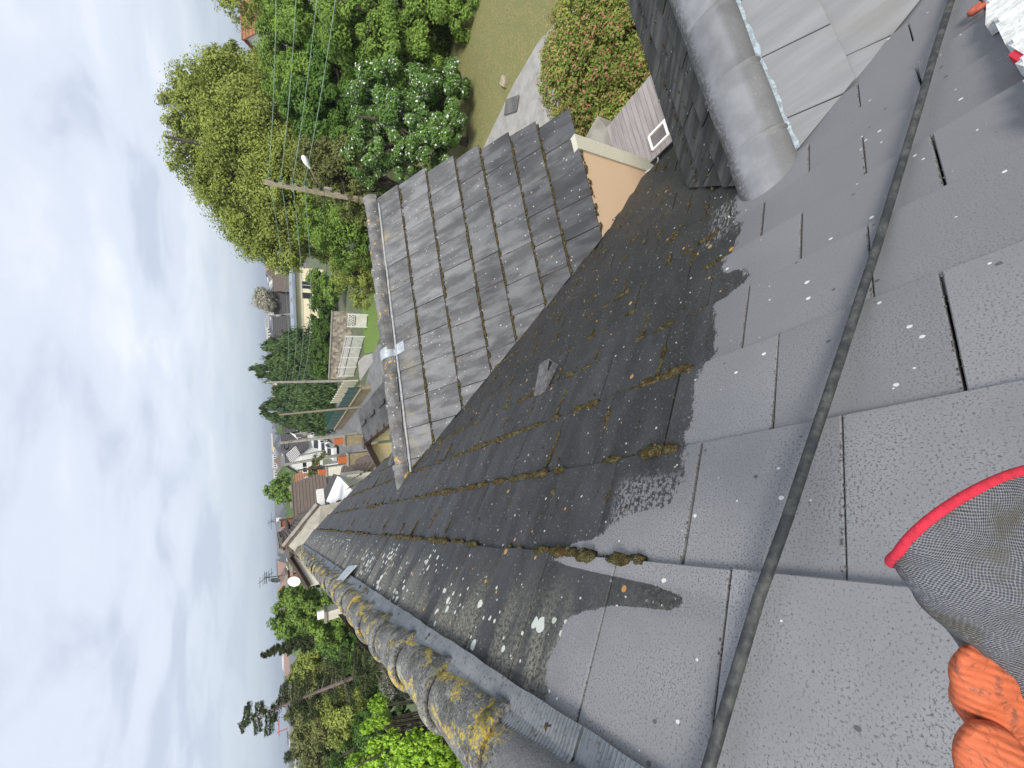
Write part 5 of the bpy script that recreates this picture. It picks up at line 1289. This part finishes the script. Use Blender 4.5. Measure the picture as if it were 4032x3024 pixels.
# rough rendered gable right behind our ridge end
RG = thing('rough_gable_house', (0, 18, 0), 'house with rough grey gable wall and brown roof right behind the ridge end', 'house')
Dg = 15.2
A0 = at(1128, 2146, D=Dg); B0 = at(1262, 1992, D=Dg); C0 = at(1204, 2212, D=Dg)
m = MB(); m.add([A0, B0, (B0[0], B0[1], 3.5), (C0[0]-1.5, C0[1], 3.5), C0+(C0-A0)*.5], [(0, 4, 3, 2, 1)]); m.build('gable_wall', M_ROUGHW, RG)
A1 = at(1103, 2098, D=30); B1 = at(1215, 1880, D=24); A1[2] = A0[2]; 
B1 = B0+(A1-A0)*.62
rfm = pslab('roof', [A0+[0, 0, .1], B0+[.1, 0, .05], B1+[0, 0, .1], A1+[0, 0, .1]], .14, M_FT, RG)
rw = MB()
for i in range(1, 12):
    q = i/12; rw.tube([A0*(1-q)+B0*q+[0, 0, .13], A1*(1-q)+B1*q+[0, 0, .13]], .03, 4)
rw.build('tile_courses', M_FT, rfm)
C1 = C0+(A1-A0)
pslab('roof', [A0+[0, 0, .1], C0+(C0-A0)*.5+[0, 0, .1], C1+(C0-A0)*.5+[0, 0, .1], A1+[0, 0, .1]], .14, M_FT, RG)
MB().tube([A0+[0, 0, .1], B0+[.1, 0, .1]], .07, 6).build('verge', M_CONC, RG)
MB().tube([A0+[0, 0, .14], A1+[0, 0, .14]], .12, 6).build('ridge_line', M_FT, RG)
chimney('red brick chimney right above the rough gable peak', 1112, 1135, 2134, 2158, 15.8, M_BRICK, None)
chimney('orange brick chimney with dark cowl behind the brown roof', 1105, 1140, 2050, 2072, 30, M_BRICK, None)
def aerial(label, base, top, D, arms, dish=None):
    b = at(*base, D=D); t_ = at(*top, D=D); T = thing('tv_aerial', tuple(b), label, 'aerial', 'television aerials on the chimneys'); MB().tube([b, t_], .022, 5).build('mast', M_GUT, T)
    m = MB(); r__ = rt*1.0
    for (q, L) in arms: p = b+(t_-b)*q; m.tube([p-r__*L*.5, p+r__*L*.5], .012, 4); 
    p = b+(t_-b)*.93; m.tube([p-fw*.5, p+fw*.5], .012, 4)
    for k in range(5): p2 = p+fw*(-.4+.2*k); m.tube([p2-r__*.22, p2+r__*.22], .008, 4)
    m.build('elements', M_GUT, T)
    if dish:
        c = at(*dish, D=D); m = MB(); S_ = [(c+fw*.10*(1-q*q)-fw*.1, rt*.10*q+1e-6, dn*.22*q+1e-6) for q in (.02, .4, .75, 1)]; V, F = loft(S_, 16, False); m.add(V, F); m.tube([c, b+(t_-b)*.4], .02, 5); m.build('dish', M_GUT, T, True)
    return T
aerial('thin television aerial on the orange brick chimney', (1110, 2060), (1066, 2052), 30, [(.95, 1.2), (.55, .7)])
aerial('television aerial with satellite dish over the brick chimney left of the ridge', (1140, 2262), (1040, 2276), 17, [(.98, .5), (.9, .5), (.8, .35)], (1090, 2280))
CR = chimney('cream rendered chimney close left of the ridge end', 1150, 1200, 2216, 2246, 17, M_CREAM, None)
BRK = chimney('wide red brick chimney carrying a white satellite dish', 1132, 1185, 2256, 2292, 17, M_BRICK, None)
c = at(1157, 2290, D=16.4); S_ = [(c+fw*.08*(1-q*q), rt*.20*q+1e-6, dn*.26*q+1e-6) for q in (.02, .4, .75, 1)]; V, F = loft(S_, 16, False); m = MB(); m.add(V, F); tag(m.build('satellite_dish', M_WHITE, None, True), 'white oval satellite dish fixed to the wide brick chimney', 'satellite dish')
LG = thing('low_gable_house', (-3, 19, 0), 'house with pale gable and brown verge boards left of the ridge end', 'house')
a_, b_, c_ = at(1140, 2195, D=16.5), at(1170, 2240, D=16.5), at(1212, 2312, D=16.5)
m = MB(); m.add([a_, c_, (c_[0], c_[1], 2), (a_[0], a_[1], 2)], [(0, 1, 2, 3)]); m.build('gable_wall', M_PALE, LG)
MB().tube([a_-[0, .1, 0], b_-[0, .1, 0], c_-[0, .1, 0]], .10, 4).build('verge_board', M_BRN, LG)
e_ = np.array([1.5, 6, 0]); pslab('roof', [a_, c_, c_+e_, a_+e_], .12, M_FT, LG)
chimney('white chimney with metal top among the green trees left of the ridge', 1283, 1335, 2400, 2434, 20, M_PALE, None)
# brown eave and grey flat roof just left of the ridge
q_ = at(1272, 2417, D=20); MB().box(q_, (.35, .3, .5)).build('metal_cap', M_WHITE, bpy.data.objects['chimney_stack.005'] if 'chimney_stack.005' in bpy.data.objects else None)
FR = thing('flat_shed', (-9, 9, 0), 'low shed with grey boarded flat roof below the bright conifer', 'shed')
q_ = [at(1478, 2588, z=4.2), at(1494, 2612, z=4.2), at(1582, 2762, z=4.2), at(1516, 2792, z=4.2), at(1490, 2640, z=4.2)]
pslab('roof', q_, .15, simple('grey_boards', (.22, .21, .19), (.13, .12, .11), 3, .9, stretch=(.3, 3, 1)), FR); prism_down([p-np.array([0, 0, .2]) for p in q_], 0).build('wall', M_CONC, FR)
BR = thing('brown_roofed_house', (-6, 12, 0), 'house edge with red-brown eave showing behind the ridge caps', 'house')
q_ = [at(1330, 2420, D=13), at(1476, 2600, D=12), at(1486, 2585, D=12), at(1400, 2420, D=14)]
pslab('roof', q_, .12, M_BRN, BR); prism_down([p-np.array([0, 0, .2]) for p in q_], 0).build('wall', M_PALE, BR)
# --- cream flat-roofed house across the street
D3 = 62
A_ = at(1168, 1345, D=D3); B_ = at(1162, 1052, D=D3); zt = (A_[2]+B_[2])/2; A_[2] = B_[2] = zt
uu = (B_-A_); LL = np.linalg.norm(uu); uu /= LL; wb = np.array([-uu[1], uu[0], 0]); wb = wb if wb@(A_-EYE) > 0 else -wb
FH = thing('flat_roofed_house', tuple((A_+B_)/2*np.array([1, 1, 0])), 'long cream house with blue-grey flat roof behind the clipped hedge', 'house')
M5 = np.array([uu, wb, [0, 0, 1]]).T
MB().box((A_+B_)/2+wb*4-[0, 0, zt/2], (LL, 8, zt), M=M5).build('wall', M_CREAM, FH)
rf = MB().box((A_+B_)/2+wb*3.8+[0, 0, .22], (LL+.8, 9.0, .4), M=M5).build('roof', M_BLUEROOF, FH)
for k in range(5): MB().box(A_+uu*LL*(k+.5)/5-wb*.0-[0, 0, zt*.35], (.06, .04, zt*.6), M=M5).build('joint_strip', M_PALE, FH)
win(FH, B_-uu*2.6-[0, 0, 1.5], 1.2, 1.3, -wb, 1); win(FH, B_-uu*4.2-[0, 0, 1.6], 1.0, 1.5, -wb, 0, M_CREAM)
for k in range(4): MB().box(A_+uu*LL*(k+.6)/4.5+wb*1.2+[0, 0, .5], (.5, .4, .25), M=M5).build('roof_hatch', M_CONC, rf)
# --- gabled houses beyond
gable_house('dark tiled house with pale gable left of the leafless tree', at(1076, 1338, D=84), at(1078, 1250, D=84), 3.6, 3.0, M_PALE, M_FTG, wins=[(0, '1', 3.2, .9, 1.1)])
gable_house('dark tiled house with small white dormer below the leafless tree', at(1070, 1236, D=90), at(1074, 1150, D=90), 3.8, 3.2, M_WHITE, M_FTG, chim=[(-2.3, 0, .9, M_PALE, False)])
gable_house('brown tiled house with white gable next to the green slope', at(1072, 1145, D=86), at(1078, 1085, D=86), 3.6, 3.2, M_WHITE, M_FT, wins=[(0, '2', 3, .8, .8)])
gable_house('house with red-brown roof and white gable at the far right', at(950, 12, D=40), at(952, 150, D=40), 3.4, 2.6, M_WHITE, M_ORROOF, wins=[(.5, 'f', 7.0, 1.2, 1.0)])
gable_house('pinkish roofed house hidden behind the tall olive tree', at(985, 150, D=46), at(1005, 420, D=46), 4.0, 3.0, M_PALE, M_ORROOF)
# --- houses down the street
gable_house('cream house with dark roof and brown shutters behind the parked cars', at(1112, 1700, D=88), at(1112, 1650, D=88), 4.2, 3.4, M_CREAM, M_FTG, wins=[(-.8, 'f', 2.6, 1.0, 1.3), (1.0, 'f', 2.6, 1.0, 1.3)])
gable_house('house with dark roof and white striped awning frame behind the slotted pole', at(1110, 1772, D=80), at(1108, 1712, D=80), 4.2, 3.2, M_PALE, M_FTG, wins=[(-.8, 'f', 3.0, .8, 1.4), (.6, 'f', 3.0, .8, 1.4)])
gable_house('grey tiled house to the left of the white awning frame', at(1128, 1836, D=72), at(1122, 1788, D=74), 3.8, 3.2, M_WHITE, M_FTG)
gable_house('white house with orange-brown roof and dark windows near the small palm', at(1150, 1990, D=50), at(1175, 1872, D=52), 3.4, 2.4, M_WHITE, M_FTO, wins=[(1.6, 'f', 4.6, 1.3, .5), (-.3, 'f', 4.4, 1.3, .5)], chim=[(.6, -1.0, .6, M_CONC, False), (-1.5, -1.0, .6, M_CONC, False)])
gable_house('long dark tiled house with ribbed roof behind the white gable', at(1128, 2060, D=40), at(1180, 1905, D=42), 3.0, 2.6, M_PALE, M_FT)
# striped pergola roof (white bars)
PG = thing('pergola', tuple(at(1200, 1790, D=70)*np.array([1, 1, 0])), 'white barred awning frame over the entrance of the pale house', 'pergola')
p0 = at(1127, 1790, D=70); p1 = at(1165, 1757, D=68); p2 = at(1190, 1800, D=66)
e1_, e2_ = p1-p0, p2-p1
for k in range(10): MB().tube([p0+e1_*0+e2_*(k/9), p1+e2_*(k/9)], .05, 4).build('bar', M_WHITE, PG)
# white triangular sail by the dark roof
m = MB(); q = [at(1140, 1702, D=66), at(1162, 1712, D=66), at(1170, 1728, D=66)]; m.slab(q, .04); tag(m.build('sun_sail', M_WHITE), 'small white triangular sail in front of the dark roof by the conifer', 'sail')
# small palm
PT = at(1240, 1845, D=44); T = thing('palm', (PT[0], PT[1], 0), 'small dark palm between the two stone chimneys', 'palm'); MB().tube([(PT[0], PT[1], 0), PT], [.16, .13], 7).build('trunk', M_BARK, T)
Cs, Ns = [], []
for k in range(26):
    a = rnd.uniform(0, 6.28); el = rnd.uniform(-.3, 1.0)
    for j in range(26):
        q = j/25; L = 1.7*q; p = PT+np.array([math.cos(a)*math.cos(el)*L, math.sin(a)*math.cos(el)*L, math.sin(el)*L-.9*q*q]); Cs.append(p+npr.normal(0, .05, 3)); Ns.append(npr.normal(0, 1, 3)+np.array([0, 0, .6]))
leaf_mesh('crown', np.array(Cs), np.array(Ns), np.full(len(Cs), .17), L_BRN, 1.6, None, T)
MB().box(at(1262, 1960, D=22.5), (.9, .3, .35), .2).build('white_box', M_WHITE, WG)
# --- plank surface with white framed window beyond the gutter
PL = thing('plank_canopy', (5.2, 3.6, 0), 'grey plank canopy with white framed window set in it, below the photinia', 'canopy')
zc = 2.4
x0_, x1_, y0c, y1c = 4.35, 6.0, 2.7, 4.05
MB().box(((x0_+x1_)/2, (y0c+y1c)/2, zc-.06), (x1_-x0_, y1c-y0c, .06)).build('frame', M_DECK, PL)
yy = y0c
while yy < y1c:
    MB().box(((x0_+x1_)/2, yy+.048, zc), (x1_-x0_, .088, .03)).build('plank', bpy.data.materials.get('grey_lilac_planks') or simple('grey_lilac_planks', (.34, .31, .305), (.25, .225, .22), 6, .7, stretch=(.3, 3, 1)), PL); yy += .096
c0_, c1_, c2_ = at(2552, 545, z=zc+.03), at(2572, 592, z=zc+.03), at(2645, 515, z=zc+.03)
wx0, wx1 = min(c1_[0], c2_[0]), c0_[0]; wy0, wy1 = c2_[1]-.25, c1_[1]
wf = MB()
for xx in (wx0, wx1): wf.box((xx, (wy0+wy1)/2, zc+.03), (.035, wy1-wy0, .05))
for q in (0, .5, 1): wf.box(((wx0+wx1)/2, wy0+(wy1-wy0)*q, zc+.03), (wx1-wx0, .03, .046))
wo_ = wf.build('window', M_WHITE, PL); MB().box(((wx0+wx1)/2, (wy0+wy1)/2, zc+.018), (wx1-wx0, wy1-wy0, .01)).build('pane', simple('dull_pane', (.12, .10, .095), (.17, .15, .145), 5, .3), wo_)
for px_ in (x0_+.1, x1_-.1):
    MB().box((px_, y1c-.1, zc/2), (.1, .1, zc-.1)).build('post', M_CONC, PL)
MB().box(at(2480, 590, z=.9), (.9, .5, 1.8), .3).build('side_wall', M_CONC, PL)

# ================================================================== DISTANT TOWN
M_T1 = simple('town_pale', (.58, .57, .54), (.46, .45, .42), .05, .9, 0); M_T2 = simple('town_roofs', (.30, .19, .15), (.20, .17, .16), .05, .9, 0); M_T3 = simple('town_white', (.74, .74, .72), None, .05, .9, 0); M_T4 = simple('town_slate', (.16, .17, .19), None, .05, .9, 0)
R2_ = random.Random(3)
town = MB()
for k in range(5200):
    r_ = 150*math.exp(R2_.random()*3.05); a = R2_.uniform(-.75, 1.55); x, y = r_*math.sin(a), r_*math.cos(a); gz = terrain_z(x, y)
    big = R2_.random() < .10 and r_ > 380
    w, d, h = (R2_.uniform(12, 34), R2_.uniform(10, 14), R2_.uniform(8, 15)) if big else (R2_.uniform(7, 12), R2_.uniform(6, 9), R2_.uniform(3.5, 6.5))
    rz = R2_.uniform(0, 1.57); m1 = R2_.choice((0, 0, 2)); town.box((x, y, gz+h/2), (w, d, h), rz, m1)
    if big: town.box((x, y, gz+h+.3), (w*.5, d*.5, 1.5), rz, 3); 
    else:
        c_, s_ = math.cos(rz), math.sin(rz); V = []
        for (lx, ly, lz) in ((-w/2, -d/2-.4, 0), (w/2, -d/2-.4, 0), (w/2, d/2+.4, 0), (-w/2, d/2+.4, 0), (-w/2, 0, 2.4), (w/2, 0, 2.4)): V.append((x+lx*c_-ly*s_, y+lx*s_+ly*c_, gz+h+lz))
        town.add(V, [(0, 1, 5, 4), (2, 3, 4, 5), (1, 2, 5), (3, 0, 4)], R2_.choice((1, 3, 3, 0)))
o = town.build('distant_town', [M_T1, M_T2, M_T3, M_T4]); tag(o, 'pale houses and blocks of the distant town spread to the hazy horizon', 'town', kind='stuff')
it = []
for k in range(5000):
    r_ = 130*math.exp(R2_.random()*3.2); a = R2_.uniform(-.75, 1.55); x, y = r_*math.sin(a), r_*math.cos(a); q = R2_.uniform(2.5, 5.5)*(1 if r_ < 900 else 2.2)
    it.append(((x, y, terrain_z(x, y)+q*.5), (q, q, q*.75), np.eye(3)))
M_FARLEAF = simple('far_foliage', (.06, .10, .03), (.10, .135, .05), .15, .95, .6, .5)
o = blobs('distant_trees', it, M_FARLEAF, ic=ICO0, rough=.16, smooth=False); tag(o, 'green tree canopy filling the gaps between the distant houses', 'trees')
def block(label, x_, y_, D, w, h, dep, rz=0.0, mt=None, rows=4, cols=6, g='apartment blocks on the horizon'):
    """apartment block, top middle seen at x_, y_"""
    p = at(x_, y_, D=D); gz = terrain_z(p[0], p[1]); T = thing('apartment_block', (p[0], p[1], gz), label, 'building', g); ang = -math.atan2(p[0], p[1])+rz
    zt = p[2]; H = zt-gz; MB().box((p[0], p[1], gz+H/2), (w, dep, H), ang).build('wall', mt or M_PALE, T)
    c_, s_ = math.cos(ang), math.sin(ang); m = MB()
    for r_ in range(rows):
        for c in range(cols):
            lx = -w/2+w*(c+.5)/cols; z = zt-h*(r_+.55)/rows; m.box((p[0]+lx*c_+(dep/2)*s_, p[1]+lx*s_-(dep/2)*c_, z), (w/cols*.5, .3, h/rows*.5), ang)
    m.build('windows', M_GLASS, T, kind='stuff'); MB().box((p[0], p[1], zt+.25), (w+.4, dep+.4, .5), ang).build('roof_edge', M_T3, T); return T
block('white apartment block at the left edge, nearest of the blocks', 1165, 3000, 120, 12, 9, 10, .35, M_T3, 4, 5, None)
block('long low white block under the nearest apartment block', 1210, 3010, 105, 10, 5, 10, .35, M_T3, 2, 4, None)
block('cream tower right of the slotted pole, widest on the skyline', 1070, 1738, 420, 15, 16, 12, .1, M_CREAM)
block('second cream tower, touching the slotted pole from the left', 1072, 1762, 420, 10, 16, 12, .1, M_CREAM)
block('pale block behind the drooping conifer, right of the towers', 1080, 1700, 380, 18, 12, 12, -.2)
block('white block with stepped top between tower and round green tree', 1074, 1820, 450, 15, 15, 12, .2, M_T3)
block('pale slab block just right of the round green tree', 1078, 1858, 460, 18, 13, 12, .1)
block('pale block above the leafless tree and the flat-roofed house', 1052, 1330, 520, 22, 14, 12, .2)
block('small white block right of the large conifer top', 1045, 1270, 560, 16, 12, 12, -.3, M_T3)
# crane
cr = at(1098, 2882, D=480); gz = terrain_z(cr[0], cr[1]); m = MB(); m.tube([(cr[0], cr[1], gz), (cr[0], cr[1], cr[2]+2)], .7, 4); hx = rt*14; m.tube([cr-hx*.35, cr+hx], .55, 4)
tag(m.build('tower_crane', M_POT), 'faint orange tower crane on the far horizon at the left', 'crane')
# conifers silhouetted in the middle distance
for lab, tip, base, D in (('dark cypress spire near the white apartment block', (1125, 2985), (1175, 2960), 90), ('far dark round trees left of the crane', (1150, 2900), (1170, 2890), 110)):
    spruce('cypress', lab, tip, base, D, D, L_SPRU, 60, 3000, .5, 2.2, 0, .5)

# ================================================================== HAZE
hb = MB().box((0, 0, 4), (18600, 18600, 100)); ho = hb.build('haze', [])
hm = bpy.data.materials.new('haze'); hm.use_nodes = True; nt = hm.node_tree; nt.nodes.clear(); ou_ = nt.nodes.new('ShaderNodeOutputMaterial'); pv_ = nt.nodes.new('ShaderNodeVolumePrincipled')
pv_.inputs['Color'].default_value = (.80, .88, .98, 1); pv_.inputs['Density'].default_value = .00042; pv_.inputs['Anisotropy'].default_value = .3
nt.links.new(pv_.outputs[0], ou_.inputs['Volume']); ho.data.materials.append(hm); tag(ho, 'thin pale blue haze over the town', 'haze', kind='stuff')
